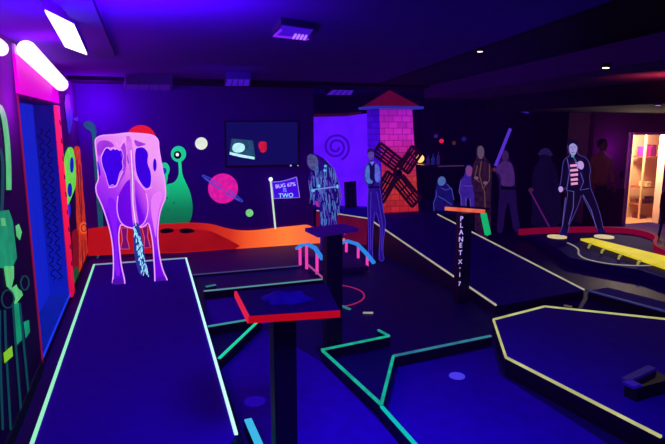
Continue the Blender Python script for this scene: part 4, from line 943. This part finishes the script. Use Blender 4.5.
# ------------------------------------------------------------------ LIGHTS
def area(name, loc, target, size, col, power, spread=180):
    l = D.lights.new(name, 'AREA'); l.shape = 'DISK'; l.size = size; l.color = col; l.energy = power; l.spread = math.radians(spread)
    o = D.objects.new(name, l); COL.objects.link(o); o.location = loc
    o.rotation_euler = (Vector(target)-Vector(loc)).to_track_quat('-Z', 'Y').to_euler(); return o
def point(name, loc, col, power, r=.05):
    l = D.lights.new(name, 'POINT'); l.color = col; l.energy = power; l.shadow_soft_size = r
    o = D.objects.new(name, l); COL.objects.link(o); o.location = loc; return o
UV = (.10, .0, 1.0)
area('uv_near', (1.0, 1.6, 2.5), (1.0, 2.6, 0), .7, UV, 27, 100)
area('uv_right', (3.6, 1.0, 2.35), (3.7, 2.8, 0), .8, UV, 4, 120)
area('uv_mid', (.9, 6.2, 2.56), (.9, 8.9, 1.2), .8, UV, 15, 110)
area('uv_stage', (6.5, 5.0, 2.15), (6.5, 6.5, 0), .6, (.14, 0, 1), 9)
area('added_ceiling_wash', (-.1, 2.7, 1.95), (-.05, 3.1, 3), .5, (.2, 0, 1.0), 36, 125)  # unseen upward light added to brighten the left ceiling
point('uv_tube_wall', tuple(Vector(onx(44, 67, -.66))), (.75, .01, 1.0), 8, .06)
point('uv_tube_edge', (-.72, 4.6, 2.15), (.8, .05, .9), 8, .04)
point('corner_bloom_fill', (-.6, 8.45, 2.28), (.36, 0, 1.0), 34, .06)  # added light without a fixture, for the violet bloom near the wall lamp
point('uv_flood_up', (-.5, 3.6, 2.38), (.18, 0, 1.0), 5, .06)
point('magenta_bridge', (2.9, 8.4, .9), (1, .03, .35), 2.2, .05)
point('store_room', (DX0+.45, DY+.25, 1.7), (1, .74, .5), 120, .1)
point('door_spill', (DX0-.3, DY-1.2, 2.05), (1, .35, .12), .7, .06)
point('uv_door_wall', tuple(Vector(ony(621, 150, DY-.3))), (.35, .02, 1.0), 4.0, .05)
area('warm_soffit_fill', (4.3, 3.7, 2.05), (4.5, 3.9, 3), .2, (1, .22, .06), 5.0, 120)  # added upward fill with no fixture, for the orange glow under the soffit

BLOOM_HAZE = .007  # density of a violet scatter volume added to give the lamps a bloom
w_ = D.worlds.new('World'); bpy.context.scene.world = w_; w_.use_nodes = True
bg = w_.node_tree.nodes['Background']; vs_ = w_.node_tree.nodes.new('ShaderNodeVolumeScatter'); vs_.inputs['Density'].default_value = BLOOM_HAZE; vs_.inputs['Anisotropy'].default_value = .35
vs_.inputs['Color'].default_value = (.55, .03, 1, 1)
w_.node_tree.links.new(vs_.outputs[0], w_.node_tree.nodes['World Output'].inputs['Volume'])
bg.inputs[0].default_value = (.05, .01, .35, 1); bg.inputs[1].default_value = .02

# ------------------------------------------------------------------ CAMERA
cam = D.cameras.new('Camera'); co = D.objects.new('Camera', cam); COL.objects.link(co)
cam.sensor_width = 36; cam.lens = F/665*36; cam.clip_start = .05
co.location = (0, 0, H); co.rotation_euler = (math.pi/2-PITCH, 0, -YAW)
sc = bpy.context.scene; sc.camera = co
sc.view_settings.view_transform = 'Standard'; sc.view_settings.look = 'None'; sc.view_settings.exposure = 0; sc.view_settings.gamma = 1
sc.cycles.use_denoising = True
